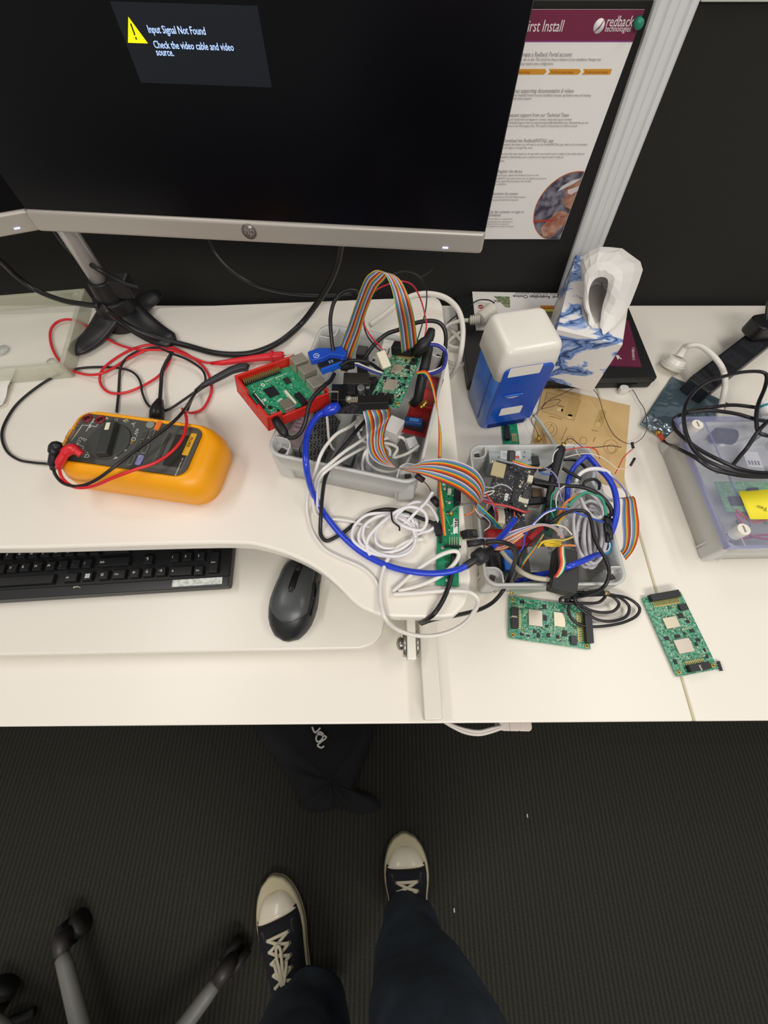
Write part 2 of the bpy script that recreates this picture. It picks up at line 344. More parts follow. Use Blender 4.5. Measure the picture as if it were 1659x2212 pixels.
q = MB(); q.tube([f.M @ Vector((lx-.005, ly-.006, .0015)), f.M @ Vector((lx+.001, ly-.001, .0015)), f.M @ Vector((lx+.005, ly+.007, .0015))], [.0001, .0009, .0002], 6); q.obj('logo_mark', m('7a2247', .45), hd)
DT, LT = m('b0aaab', .5), m('c8c2bf', .5)
for s, px, py in (('Create a Redback Portal account', 1122, 122), ('Access supporting documentation & videos', 1100, 200), ('Request support from our Technical Team', 1096, 252),
                  ('Download the RedbackINSTALL app', 1086, 307), ('Register the device', 1074, 373), ('Hardwire the system', 1062, 421), ('Get the customer to login to', 1056, 460), ('MyRedback', 1052, 467)):
    ptxt(s, px, py, .0066, DT, sx=.80)
for s, px, py in (('Do this on site. This should be done in advance of your Installation Manager but', 1121, 131), ('it may require some configuration.', 1120, 140),
                  ('go to the Redback Portal to access installation manuals, application notes and training', 1098, 208), ('or install videos anytime.', 1097, 215),
                  ('If your install does not happen to connect, name and support number', 1096, 260), ('a Technical Support team at customersupport@redbacktech.com. Alternatively you can', 1095, 267), ('call us on our free support line. The enquiry is sorted and we will be in touch', 1093, 274),
                  ('complete the system you will need to use the RedbackINSTALL app which can be downloaded', 1086, 314), ('in the Apple or Google Play store.', 1085, 321),
                  ('Use the client login details for the app before you install to get it configured and online with our', 1081, 334), ('installation. Alternatively, send a request to our support team to help you', 1079, 341), ('online.', 1078, 349),
                  ('Using the app, register the Redback inverter on the', 1070, 380), ('InstallerPRO, app which ensures the site appears and is set to', 1069, 387), ('receive supporting documents and warranty', 1068, 393), ('on completion.', 1067, 399),
                  ('Commission by following Redback battery', 1062, 427), ('charging and generation sequence.', 1061, 433), ('The app helps you download the', 1052, 474), ('software App then add the site to', 1051, 480), ('registered owner system, and', 1050, 485), ('the complete new system on the app.', 1049, 490)):
    ptxt(s, px, py, .0043, LT, sx=.80)
OR = m('dd9a2b', .5)
y0, y1 = f.xy(1250, 161, .001)[1], f.xy(1250, 149, .001)[1]
for xa, xc in ((1090, 1181), (1184, 1255), (1258, 1320)):
    a = f.xy(xa, 155, .001)[0]; c = f.xy(xc, 155, .001)[0]; ym = (y0+y1)/2; e = 0 if xc == 1320 else .003
    MB().prism([(a, y0), (c-e, y0), (c, ym), (c-e, y1), (a, y1), (a+(.003 if xa > 1100 else 0), ym)], .0008, .0011, f.M).obj('arrow_banner', OR, t)
    text('banner_lettering', 'Portal account setup', .0042, m('b57a1c', .5), MT(f, a+.004, ym-.0015, .0012), t, sx=.9)
# round photograph cut by the sheet's corner
cx_, cy_ = f.xy(1224, 450, .001); Rr = cx_-f.xy(1149, 470, .001)[0]; Rr = .056
def clip(P): return [(min(x, f.w-.0005), max(y, .0004)) for x, y in P]
circ = lambda r: [(cx_+r*math.cos(a), cy_+r*math.sin(a)) for a in [2*math.pi*i/64 for i in range(64)]]
ph = MB().prism(clip(circ(Rr)), .0008, .00105, f.M).obj('round_photo', m('a8382c', .5, var='cf7a2a', vs=14), t)
MB().prism(clip(circ(Rr-.0014)), .00105, .0011, f.M).obj('photo_backdrop', m('8a8594', .6, var='3d3a48', vs=90), ph)
def pp(name, pts, col, dz, var=None):
    P = clip([f.xy(px, py, .001) for px, py in pts]); b = MB(); b.prism(P, .0011, .0011+dz, f.M); b.obj(name, m(col, .6, var=var, vs=80), ph)
pp('sleeve', [(1262, 390), (1276, 400), (1248, 480), (1212, 512), (1222, 486), (1248, 452)], '26242c', .0001)
pp('face', [(1232, 398), (1262, 386), (1275, 396), (1268, 420), (1258, 448), (1238, 456), (1222, 448), (1214, 432), (1222, 424), (1218, 408)], 'b98a72', .0002, '8f5f4c')
pp('beard', [(1222, 446), (1240, 452), (1256, 436), (1262, 420), (1266, 436), (1258, 456), (1238, 460), (1226, 455)], '5d4338', .0003)
pp('helmet', [(1204, 414), (1214, 402), (1238, 389), (1256, 385), (1240, 396), (1222, 405)], 'd6d6da', .0003)
pp('glasses', [(1226, 410), (1252, 402), (1250, 412), (1234, 420), (1226, 418)], 'd9cdd0', .0004)
pp('hand', [(1200, 458), (1216, 456), (1230, 462), (1252, 462), (1248, 486), (1228, 484), (1206, 496), (1192, 512), (1172, 510), (1168, 494), (1180, 480), (1190, 470)], 'c89a82', .0003, '9a5f4e')
pp('tool', [(1152, 476), (1196, 474), (1196, 478), (1152, 480)], 'b8402e', .0004)
t = thing('push_pin', 'teal push pin at the top corner of the poster', 'push pin')
c = aty(1379, 49, yp-.004); b = MB(); b.cyl((c.x, yp-.009, c.z), (c.x, yp-.001, c.z), .0042, .006, n=16); b.ball((c.x, yp-.009, c.z), .0055, .003, .0055); b.obj('head', m('1f8a6e', .35), t)
# ------------------------------------------------------------------ keyboard
t = thing('keyboard', 'black keyboard with white key legends pushed under the platform edge', 'keyboard')
KB = m('17181b', .42, bump=.1, bs=600)
f = Fr(at(0, 1297, .773), at(494, 1266, .773), at(0, 1200, .773)); kx1 = f.w
MB().box(kx1-.44, kx1, 0, .155, -.016, 0, f.M).obj('case', KB, t, bevel=.003)
MB().box(kx1-.44, kx1, -.0002, .0145, -.003, .002, f.M).obj('front_rail', m('202124', .35), t, bevel=.0015)
KM = m('1c1d20', .38); LG = m('d8dad8', .5)
def key(px, py, s='', wx=1, hy=1, ls=.005, dx=0):
    x, y = f.xy(px, py, .005); h = .0072; W_, H_ = h*2*wx+.0018*(wx-1), h*2*hy+.0018*(hy-1)
    b = MB(); b.box(x-W_/2, x+W_/2, y-H_/2, y+H_/2, 0, .006, f.M, tp=.0012); o = b.obj('key', KM, t, bevel=.0008, bseg=1)
    if s: text('key_legend', s, ls, LG, MT(f, x-W_/2+.004+dx, y-.0015, .0062), o, sx=.9)
for a in ((429, 1232, 'Del', 1, 1, .0035), (391, 1233, '0', 2.1), (348, 1234, '\u2192', 1, 1, .007), (319, 1236, '\u2193', 1, 1, .007), (291, 1238, '\u2190', 1, 1, .007), (257, 1240, 'Ctrl', 1.3, 1, .0038),
          (224, 1242, '\u25a4', 1), (189, 1244, '', 1), (153, 1247, 'Alt', 1.3, 1, .0036), (48, 1254, '', 5.4),
          (377, 1204, '1', 1), (405, 1202, '2', 1), (433, 1201, '3', 1), (462, 1214, 'Enter', 1, 2.1, .003), (320, 1209, '\u2191', 1, 1, .007), (246, 1213, 'Shift', 2.9, 1, .004),
          (188, 1217, '/'), (163, 1218, '.'), (136, 1220, ','), (109, 1222, 'M'), (81, 1223, 'N'), (54, 1225, 'B'), (27, 1227, 'V'), (0, 1229, 'C'), (-27, 1231, 'X'),
          (254, 1186, 'Enter', 2.3, 1, .004), (205, 1189, "'"), (178, 1190, ';'), (151, 1192, 'L'), (125, 1193, 'K'), (99, 1194, 'J'), (72, 1196, 'H'), (46, 1197, 'G'), (20, 1199, 'F'), (-7, 1200, 'D'),
          (377, 1175, '4'), (405, 1173, '5'), (433, 1172, '6'), (462, 1160, '+', 1, 2.1)):
    key(*a)
x, y = f.xy(189, 1244, .006); wl = MB()
for i in (0, 1):
    for j in (0, 1): wl.box(x-.003+i*.0032, x-.0002+i*.0032, y-.003+j*.0032, y-.0002+j*.0032, .0061, .0064, f.M)
wl.obj('window_mark', LG, t)
x0, x1, y0, y1 = f.rect([(372, 1265), (481, 1247)], .002)
x0, _ = f.xy(372, 1262, .002); x1, _ = f.xy(480, 1254, .002); _, y0 = f.xy(425, 1267, .002); _, y1 = f.xy(425, 1250, .002)
st = MB().box(x0, x1, y0+.0015, y1, .002, .0024, f.M).obj('white_sticker', m('e6e8e4', .55, var='b9c0bd', vs=160), t, label='worn white sticker')
x, y = f.xy(165, 1272, .002)
b = MB(); b.tube([f.M @ Vector((x+.006*math.cos(a), y+.004*math.sin(a)-.001, .0025)) for a in [R(20+14*i) for i in range(9)]], [.0003+.0001*i for i in range(9)], 6); b.obj('logo', m('b9bd9a', .5), t)
# ------------------------------------------------------------------ mouse
t = thing('computer_mouse', 'dark grey wireless mouse with black wheel strip on the keyboard tray', 'computer mouse')
f = Fr(at(618, 1386, ZT), at(660, 1211, ZT), at(560, 1370, ZT)); Lm = f.w
WF = [(0, .004), (.04, .016), (.12, .0245), (.25, .0305), (.4, .0325), (.55, .0315), (.7, .029), (.82, .0285), (.92, .026), (.975, .018), (1, .006)]
HF = [(0, .006), (.06, .016), (.15, .026), (.3, .0355), (.45, .039), (.6, .037), (.75, .031), (.88, .023), (.96, .015), (1, .008)]
def ip(T, u):
    for i in range(len(T)-1):
        if T[i][0] <= u <= T[i+1][0]:
            k = (u-T[i][0])/(T[i+1][0]-T[i][0]); k = k*k*(3-2*k)*.4+k*.6; return T[i][1]*(1-k)+T[i+1][1]*k
    return T[-1][1]
def mring(u, ws, hs, lo=.0, a0=-90, a1=270, n=32, zb=.001):
    W_, H_ = ip(WF, u)*ws, ip(HF, u)*hs; out = []
    for k in range(n):
        a = R(a0+(a1-a0)*k/n); c_, s_ = math.cos(a), math.sin(a); e = .72
        out.append((u*Lm, (abs(c_)**e)*math.copysign(1, c_)*W_, max(zb, (abs(s_)**e)*math.copysign(1, s_)*H_)))
    return out
U = [0, .015, .04, .08, .14, .22, .32, .42, .52, .62, .72, .8, .87, .93, .97, .99, 1]
b = MB(); b.loft([mring(u, 1, 1) for u in U], M=f.M); b.obj('body', m('1b1d1f', .38), t)
sh = []
for u in [.17, .2, .25, .32, .42, .52, .62, .72, .8, .87, .93, .97, .99]:
    k = .80 if u > .3 else .80*math.sqrt(max(0, (u-.165)/(.3-.165)))
    W_, H_ = ip(WF, u), ip(HF, u); r_ = []
    for j in range(17):
        yy = (j/8-1)*k; a = math.acos(max(-1, min(1, math.copysign(abs(yy)**(1/.72), yy)))); r_.append((u*Lm, yy*W_, (abs(math.sin(a))**.72)*H_+.0007))
    sh.append(r_)
b = MB(); b.loft(sh, M=f.M, cap=False, closed=False); b.obj('top_shell', m('45484a', .34), t, solid=.0004)
pts = [f.M @ Vector((u*Lm, 0, ip(HF, u)+.0012)) for u in (.50, .56, .64, .72, .8, .87, .92)]
b = MB(); b.tube(cr(pts, 4), [.0028]*3+[.0045]*22, 10, flat=.4); b.obj('centre_strip', m('0b0b0c', .35), t)
b = MB(); wc = Vector((.80*Lm, 0, ip(HF, .8)-.004)); b.cyl(wc-Vector((0, .003, 0)), wc+Vector((0, .003, 0)), .0085, n=24, M=f.M); b.obj('wheel', m('202022', .6), t)
b = MB()
for u0, yy in ((.30, -1), (.52, -1)): b.box(u0*Lm, (u0+.2)*Lm, -ip(WF, .5)*.99-.0004, -ip(WF, .5)*.93, .016, .022, f.M)
b.obj('side_button', m('2a2c2e', .4), t, bevel=.001)
# ------------------------------------------------------------------ grey instrument boxes
ENC = m('c6c7c4', .42, bump=.03, bs=700); ENCI = m('a9abab', .45)
def enclosure(label, a, b_, c, z, zb, group='grey instrument boxes', rot=None):
    t = thing('instrument_box', label, 'electronics box', group)
    f = Fr(at(*a, z), at(*b_, z), at(*c, z)); W, D, Hh = f.w, f.h, z-zb; dr = .006; th = .003
    R0 = lambda e, r, zz: [(p[0], p[1], zz) for p in rrect(-e, W+e, -e, D+e, r, 6)]
    b = MB(); b.loft([R0(-dr, .016, -Hh), R0(-dr*.3, .018, -Hh*.45), R0(0, .018, -.004), R0(.0008, .018, -.0035), R0(.0008, .018, 0), R0(-th, .016, 0), R0(-th-.0005, .015, -.01), R0(-dr-th, .013, -Hh+.004)], M=f.M)
    o = b.obj('shell', ENC, t)
    # corner screw towers
    for i, (cx_, cy_) in enumerate(((.0135, .0135), (W-.0135, .0135), (W-.0135, D-.0135), (.0135, D-.0135))):
        sx, sy = (1 if i in (0, 3) else -1), (1 if i < 2 else -1); q = MB()
        arc = [(-.0125*sx, .0125*sy+0*sx)]
        P = []
        for k in range(9):
            an = R(90*k/8); P.append((cx_+sx*(.0125*math.cos(an))-0, cy_+sy*(.0125*math.sin(an))))
        outerp = [(cx_+sx*.0125, cy_-sy*.0115)]+P+[(cx_-sx*.0115, cy_+sy*.0125)]
        inner = [(cx_+(x-cx_)*.84, cy_+(y-cy_)*.84) for x, y in outerp]
        ring = outerp+inner[::-1]
        q.prism(ring, -Hh+.004, 0, f.M)
        q.prism(rrect(cx_-.0105, cx_+.0105, cy_-.0105, cy_+.0105, .004), -Hh+.004, -.012, f.M)
        tw = q.obj('screw_tower', ENC, t)
        k = MB(); a4 = R(25+40*i); k.prism([(cx_+.0052*math.cos(a4+R(90*j)), cy_+.0052*math.sin(a4+R(90*j))) for j in range(4)], -.0122, -.0105, f.M); k.obj('screw_recess', m('3a3232', .6), tw)
    # raised ribs on the floor
    for gx in range(1, 5):
        
        for gy in (.3, .72): MB().cyl((W*gx/5, D*gy, -Hh+.004), (W*gx/5, D*gy, -Hh+.010), .004, n=12, M=f.M).obj('floor_post', ENCI, t)
    return t, f
Z1, Z2 = .918, .778
bx1, f1 = enclosure('open grey box of tangled electronics on the raised platform', (574, 978), (902, 1046), (688, 697), Z1, ZR)
bx2, f2 = enclosure('open grey box full of wires on the desk beside the kraft sheet', (1049, 1264), (1357, 1262), (1033, 961), Z2, ZD)
def slab(pts, thick, name=None, mat=None, parent=None, bevel=.0008, M0=0, label=None):
    f = fr(*pts); o = None
    if name: o = MB().box(0, f.w, 0, f.h, -thick, 0, f.M).obj(name, mat, parent, bevel=bevel, label=label)
    return f, o
# ------------------------------------------------------------------ box with the clear lid
bx3, f3 = enclosure('grey box with a clear lid, black cable and yellow note on top', (1574, 1186), (1900, 1180), (1437, 912), .782, ZD)
CLR = m('c3c8ea', .12, alpha=.13, coat=.4)
f = Fr(at(1578, 1180, .796), at(1905, 1172, .796), at(1434, 900, .796))
cl = thing('clear_lid', 'transparent bluish lid screwed onto the grey box at the frame edge', 'box lid')
b = MB(); b.prism(rrect(0, f.w, 0, f.h, .008), -.0025, 0, f.M); b.obj('panel', CLR, cl, bevel=.0008)
b = MB()
for x0, x1, y0, y1 in ((0, f.w, 0, .002), (0, f.w, f.h-.002, f.h), (0, .002, 0, f.h), (f.w-.002, f.w, 0, f.h)): b.box(x0, x1, y0, y1, -.013, -.0025, f.M)
b.box(.042, .0432, .03, f.h-.01, -.0025, .0002, f.M)
b.obj('rim', m('a3a8dc', .15, alpha=.42), cl)
for u, v in ((.022, .022), (.022, f.h-.022)):
    b = MB(); b.cyl((u, v, -.012), (u, v, .008), .0088, n=24, M=f.M); s_ = b.obj('corner_screw', m('ece6da', .35), cl, bevel=.001)
    MB().box(u-.0012, u+.0012, v-.005, v+.005, .008, .0083, f.M).obj('slot', m('8c8378', .6), s_)
fl3 = f
# things inside it, seen through the lid
t = thing('circuit_board', 'green board lying inside the clear-lidded box', 'circuit board')
g = fr((1570, 1105, .745), (1720, 1105, .745), (1562, 1040, .745)); MB().box(0, g.w, 0, g.h, -.0016, 0, g.M).obj('board', m('5f9a6c', .5, var='86b886', vs=260), t)
MB().box(.01, .03, .01, .025, 0, .004, g.M).obj('chip', CHIP, t); MB().box(.045, .06, .02, .04, 0, .006, g.M).obj('chip', CHIP, t)
t = thing('terminal_block', 'pale terminal block inside the clear-lidded box', 'terminal block')
g = fr((1616, 1008, .755), (1650, 1010, .755), (1620, 975, .755)); MB().box(0, g.w, 0, g.h, -.02, 0, g.M).obj('body', m('dcdcdc', .5), t, bevel=.001)
q = MB()
for i in range(4): q.box(.003+i*.005, .0055+i*.005, .004, .012, 0, .0006, g.M)
q.obj('slots', m('77777a', .6), t)
t = thing('cable_gland', 'black cable gland in the wall of the clear-lidded box', 'cable gland')
c = at(1562, 940, .76); b = MB(); b.cyl(c-Vector((.018, 0, 0)), c+Vector((.015, -.004, 0)), .013, n=20); b.obj('nut', m('22222a', .5), t, bevel=.001)
b = MB(); b.cyl(at(1556, 955, .752), at(1557, 966, .748), .006, n=16); b.obj('stem', m('d8d8d4', .45), t)
cable('pink_wire', [(1590, 1110, .75), (1604, 1130), (1612, 1150), (1640, 1162), (1680, 1165)], .0018, m('d0407a', .4), 'pink wire inside the clear-lidded box', 'wire')
cable('pink_wire', [(1600, 1165, .745), (1625, 1160), (1650, 1155), (1690, 1160)], .0018, m('c83a72', .4), 'second pink wire beside the lid screw inside the box', 'wire')
cable('red_wire', [(1590, 1100, .752), (1610, 1118), (1630, 1128), (1660, 1120)], .0018, m('c8402c', .4), 'red wire inside the clear-lidded box', 'wire')
cable('grey_wire', [(1590, 1000, .755), (1608, 975), (1625, 955), (1660, 930)], .0016, m('5a5560', .4), 'thin dark wire behind the terminal block under the lid', 'wire')
t = thing('sticky_note', 'yellow sticky note with a pencil scribble on the clear lid', 'sticky note')
g = Fr(at(1620, 1122, .8), at(1700, 1122, .8), at(1584, 1056, .8))
b = MB(); rings = []
for i in range(9):
    u = i/8; rings.append([(u*.05, 0, .0005+.006*max(0, u-.5)**2*4), (u*.05, .045, .0005+.010*u*u)])
b.loft(rings, M=g.M, cap=False, closed=False, sm=True); nt = b.obj('paper', m('f2e32e', .6), t, solid=.0003)
text('pencil_note', 'Tou', .0085, m('8d8a3a', .6), MT(g, .030, .016, .003, 160), t, shear=.3)
# ------------------------------------------------------------------ multimeter
t = thing('multimeter', 'yellow and grey digital multimeter with coiled test leads', 'multimeter')
ZM = .913; Z7 = lambda x, y: (100+x/4.366, 870+y/4.366)
f = Fr(at(117, 991, ZM), at(396, 1031, ZM), at(177, 891, ZM))
cc = f.xy(396, 1031); W, D = f.w, f.h
YEL = m('f8a600', .42, bump=.04, bs=500); PAN = m('4a4a46', .45)
def RR(l, r_, bt, tp_, rad, z): return [(p[0], p[1], z) for p in rrect(-l, W+r_, -bt, D+tp_, rad, 8)]
b = MB(); b.loft([RR(.000, .016, .007, .002, .022, -.052), RR(.006, .026, .014, .008, .026, -.044), RR(.007, .028, .015, .009, .028, -.022), RR(.005, .025, .012, .007, .028, -.008), RR(.002, .019, .008, .005, .026, -.001), RR(-.001, .012, .004, .003, .024, .0025),
                  RR(-.002, .003, .001, .0005, .014, .0025), RR(-.002, .001, 0, 0, .012, -.001)], M=f.M)
b.obj('holster', YEL, t)
b = MB(); b.prism([p[:2] for p in RR(-.003, .0005, -.0005, -.0005, .012, 0)], -.001, .0008, f.M); pn = b.obj('front_panel', PAN, t, bevel=.0005)
sx = lambda *p: f.xy(*Z7(*p), .001)
for p in ((388, 148), (512, 160)):
    x, y = sx(*p); b = MB(); b.torus((x, y, .0012), .0048, .0016, M=f.M); b.obj('input_jack', m('7a1a22', .4), t); MB().cyl((x, y, .0006), (x, y, .0012), .0034, M=f.M).obj('jack_hole', m('3a0f14', .5), t)
x, y = sx(595, 365)
b = MB(); b.cyl((x, y, .0008), (x, y, .003), .0265, .0255, n=48, M=f.M); dl = b.obj('dial', m('3e403e', .42), t, bevel=.0006)
b = MB(); b.box(-.0245, .0245, -.0085, .0065, .003, .011, f.M @ Matrix.Translation((x, y, 0)) @ Matrix.Rotation(R(102), 4, 'Z'), tp=.001); b.obj('grip', m('343634', .42), dl, bevel=.001)
MB().box(.010, .0205, -.0025, .0025, .011, .0114, f.M @ Matrix.Translation((x, y, 0)) @ Matrix.Rotation(R(102), 4, 'Z')).obj('pointer', m('ece6c4', .4), dl)
BT = m('5e6058', .45); BTr = m('8c8e82', .5)
for p, col, w_, h_ in (((925, 312), '55564f', .0062, .015), ((998, 300), '6e7064', .0062, .015), ((868, 412), '55564f', .0062, .015), ((940, 440), '6c6e62', .0062, .015), ((808, 548), '66685e', .0062, .015), ((884, 545), '8f92c4', .0068, .014), ((1058, 220), 'e8782c', .0068, .014)):
    x, y = sx(*p); b = MB(); b.prism(rrect(x-w_/2, x+w_/2, y-h_/2, y+h_/2, .002), .0008, .0028, f.M); b.obj('button', m(col, .45), t, bevel=.0005)
    if col[0] in '56': b = MB(); b.prism(rrect(x-w_*.32, x+w_*.32, y-h_*.36, y+h_*.36, .0012), .0028, .0031, f.M); b.obj('button_inset', m('3f403b', .5), t)
x, y = sx(985, 212); b = MB(); b.cyl((x, y, .0008), (x, y, .0028), .0052, n=24, M=f.M); b.obj('button', m('8a8c84', .4), t, bevel=.0005)
xa, ya = sx(1120, 640); xb_, yb_ = sx(1400, 200)
xa = sx(1190, 400)[0]-.001; xe = sx(1370, 400)[0]-.001
b = MB(); b.prism(rrect(xa-.014, xe+.003, .006, D-.006, .004), .0008, .0013, f.M); b.obj('display_bezel', m('565650', .38), t, bevel=.0003)
b = MB(); b.prism(rrect(xa, xe, .011, D-.014, .002), .0013, .0017, f.M); b.obj('lcd_display', m('34342f', .18), t)
b = MB(); b.box(xa-.010, xa-.006, .011, D-.014, .0013, .0022, f.M); b.obj('bezel_ridge', m('3c3c38', .4), t)
x, y = W-.0085, D-.026; b = MB(); b.prism(rrect(x-.0038, x+.0038, y-.016, y+.016, .001), .0008, .0021, f.M); lb = b.obj('maker_plate', m('e0a91e', .45), t)
text('lettering', 'FLUKE', .0042, m('3a3418', .5), MT(f, x-.0015, y+.010, .0023, -90), lb, sx=1.2)
x, y = W-.0088, D-.046; text('lettering', '28 II  TRUE RMS MULTIMETER', .0023, m('d8d6cc', .5), MT(f, x-.001, y, .0016, -90), pn, sx=.95)
PW = m('cfcfc6', .5)
for s, p, r_, sz, col in (('OFF', (655, 175), -90, .005, 'cfcfc6'), ('\u1e7c', (735, 180), -90, .006, 'cfcfc6'), ('mV', (760, 150), -90, .0045, 'd6a928'), ('V\u0304', (812, 210), -90, .006, 'cfcfc6'), ('mV\u0304', (855, 270), -90, .0055, 'cfcfc6'),
                     ('\u03a9', (815, 350), -90, .006, 'cfcfc6'), (')))', (800, 378), -90, .0045, 'd6a928'), ('\u2022+', (745, 440), -90, .006, 'cfcfc6'), ('mA', (665, 495), -90, .0055, 'cfcfc6'), ('\u00b5A', (550, 510), -90, .0055, 'cfcfc6'),
                     ('10A', (300, 190), -90, .005, 'b0705a'), ('mA \u00b5A', (445, 175), -90, .004, 'cfcfc6'), ('COM', (318, 350), -90, .005, 'cfcfc6'), ('V\u03a9', (392, 480), -90, .006, 'cfcfc6'), ('A', (565, 160), -90, .005, 'cfcfc6')):
    x, y = sx(*p); text('panel_lettering', s, sz*1.25, m(col, .5), MT(f, x-.002, y+.004, .0012, r_), pn)
b = MB(); LN = lambda pts: b.tube([f.M @ Vector((*sx(*p), .0009)) for p in pts], .0005, 4)
LN([(305, 395), (350, 412), (345, 440)]); LN([(235, 360), (340, 210), (410, 215), (470, 225), (490, 195)]); LN([(375, 270), (440, 165)]); LN([(345, 335), (382, 345), (360, 362), (345, 335)])
b.obj('panel_lines', PW, pn)
x, y = sx(228, 295); MB().prism(rrect(x-.004, x+.004, y-.007, y+.007, .001), .0008, .0011, f.M).obj('cat_rating_box', m('7a5d44', .5), pn)
# leads
RED = m('d8232b', .35); LB = m('19181c', .4)
tl = thing('test_lead', 'red multimeter test lead looping to its probe beside the red-cased board', 'test lead', 'test leads')
b = MB(); b.tube(cr(path([(176, 982, .926), (164, 973, .93), (152, 970, .931), (141, 980, .928), (130, 998, .922), (127, 1010, .915)])), [.0045]*6+[.0062]*12+[.005]*8+[.0038]*5, 12); b.obj('plug', RED, tl)
pr = [(127, 1006, .918), (133, 1030, .905), (150, 1047, .905), (172, 1054, .907), (205, 1049, .912), (245, 1032, .922), (290, 1015, .926), (335, 1000, .926), (372, 975, .924), (395, 945, .922), (403, 915, .92), (401, 895, .915), (394, 883, .905)]
b = MB(); b.tube(cr(path(pr)), .0019, 8); b.obj('wire', RED, tl)
pr = [(394, 883, .905), (400, 888, .885), (415, 892, .865), (438, 883, .864), (452, 860), (457, 838), (450, 808), (430, 783), (400, 763), (370, 750), (340, 745), (305, 748, .866), (270, 762, .867), (235, 785, .867), (218, 805, .867), (217, 828, .865), (232, 846, .864), (260, 850), (295, 840), (335, 818), (358, 795), (369, 770, .866), (364, 757, .868), (345, 752, .869), (315, 757, .869), (275, 776, .868), (245, 795, .868), (215, 808, .869), (185, 809, .866), (150, 798, .865), (125, 775), (111, 745), (109, 715), (122, 697), (145, 690), (175, 697), (215, 722), (255, 744, .868), (295, 755, .87), (340, 756, .871), (375, 758, .87), (410, 770, .868), (440, 782, .867), (462, 785, .867)]
b = MB(); b.tube(cr(path(pr)), .0019, 8); b.obj('wire', RED, tl)
b = MB(); b.tube(path([(456, 785, .867), (480, 784, .868), (520, 778, .868), (560, 773, .869), (590, 770, .869), (608, 768, .869), (613, 768, .869)]), [.0024, .0038, .0046, .0052, .0062, .0060, .005], 14); b.cyl(at(586, 770, .869), at(590, 770, .869), .0095, n=16); b.obj('probe', m('e0202e', .35), tl)
b = MB(); b.cyl(at(613, 768, .869), at(636, 765, .868), .0007, .0004, n=8); b.obj('probe_tip', SILV, tl)
tl = thing('test_lead', 'black multimeter test lead ending in a fat black probe near the red case', 'test lead', 'test leads')
b = MB(); b.tube(cr(path([(136, 975, .926), (126, 966, .932), (119, 966, .931), (117, 980, .926), (114, 1000, .918), (115, 1012, .91)])), [.0045]*6+[.0064]*12+[.005]*8+[.0036]*5, 12); b.obj('plug', LB, tl)
pr = [(115, 1008, .913), (119, 1024, .905), (134, 1042, .905), (158, 1050, .907), (185, 1047, .91), (215, 1032, .918), (250, 1006, .925), (300, 968, .926), (345, 935, .926), (378, 908, .924), (398, 886, .915), (412, 864, .885), (424, 845, .868)]
b = MB(); b.tube(cr(path(pr)), .0019, 8); b.obj('wire', LB, tl)
b = MB(); b.tube(path([(422, 846, .867), (440, 832, .87), (470, 816, .872), (500, 800, .874), (520, 794, .875), (532, 793, .875), (537, 795, .874)]), [.0028, .004, .0052, .0055, .0062, .0062, .005], 14); b.obj('probe', m('26242a', .45), tl)
b = MB(); b.cyl(at(537, 795, .875), at(552, 790, .873), .0007, .0004, n=8); b.obj('probe_tip', SILV, tl)
cable('black_lead', [(103, 1002, .865), (70, 999, .863), (40, 993), (15, 975), (4, 945), (10, 915), (35, 875), (75, 840), (120, 812), (165, 797), (210, 793), (255, 795, .866), (285, 803), (302, 822), (308, 850), (320, 875, .864), (342, 887), (365, 884), (395, 865, .866), (422, 846, .868)], .0017, LB, 'thin black lead running wide around the left end of the yellow meter', 'test lead')
cable('black_lead', [(252, 890, .863), (256, 850, .863), (258, 815), (262, 790, .868), (278, 770, .869), (305, 757), (340, 752, .872), (375, 765, .871), (405, 777), (435, 797), (444, 818), (438, 836), (420, 852, .87), (405, 885, .9)], .0018, LB, 'thin black lead arching behind the yellow meter through the red loops', 'test lead')
tl = thing('power_lead', 'thick black lead with a moulded plug behind the yellow meter', 'power lead')
b = MB(); b.tube(cr(path([(345, 872, .872), (348, 830, .868), (350, 805), (358, 785), (368, 768), (372, 760)])), .0026, 10); b.obj('wire', LB, tl)
b = MB(); b.tube(path([(338, 905, .868), (339, 890, .872), (341, 880, .872), (344, 870, .872), (346, 864, .872)]), [.0095, .0095, .0085, .006, .0045], 12); b.obj('plug', LB, tl)
# ------------------------------------------------------------------ laptop, booklet, leaflet
def Zm(ox, oy, s): return lambda x, y, *z: (ox+x/s, oy+y/s, *z)
z5 = Zm(960, 560, 3.456)
t = thing('laptop', 'closed black laptop lying under the marbled tissue box', 'laptop')
ZL = .747; A = at(1012, 824, ZL); B = at(1421, 817, ZL); f = Fr(A, B, A+Vector((0, .3, 0))); dL = YW-.012-max(A.y, B.y)
b = MB(); b.prism(rrect(0, f.w, 0, dL, .005), -.011, 0, f.M); b.obj('lid', m('1d1e1f', .42), t, bevel=.0015)
b = MB(); b.prism(rrect(.001, f.w-.001, .001, dL, .005), -.0255, -.0115, f.M); b.obj('base', m('17181a', .5), t, bevel=.002)
b = MB(); b.box(f.w-.065, f.w-.03, -.0006, .0005, -.019, -.014, f.M); b.obj('port', m('0a0a0b', .4), t)
fl = f
t = thing('booklet', 'maroon booklet with white print lying on the black laptop', 'booklet')
g = fr((1322, 789, ZL+.003), (1386, 792, ZL+.003), (1316, 690, ZL+.003)); MB().box(-.02, g.w, 0, g.h, -.0028, 0, g.M).obj('cover', m('6b2743', .4), t)
p = g.xy(1338, 778); text('lettering', 'R', .014, m('eee6e6', .5), MT(g, p[0]-.004, p[1]+.002, .0003, 10), t, bold=.0004)
p = g.xy(1366, 778); text('lettering', '( LIGHTER )', .0065, m('e6dada', .5), MT(g, p[0]+.004, p[1], .0003, 80), t)
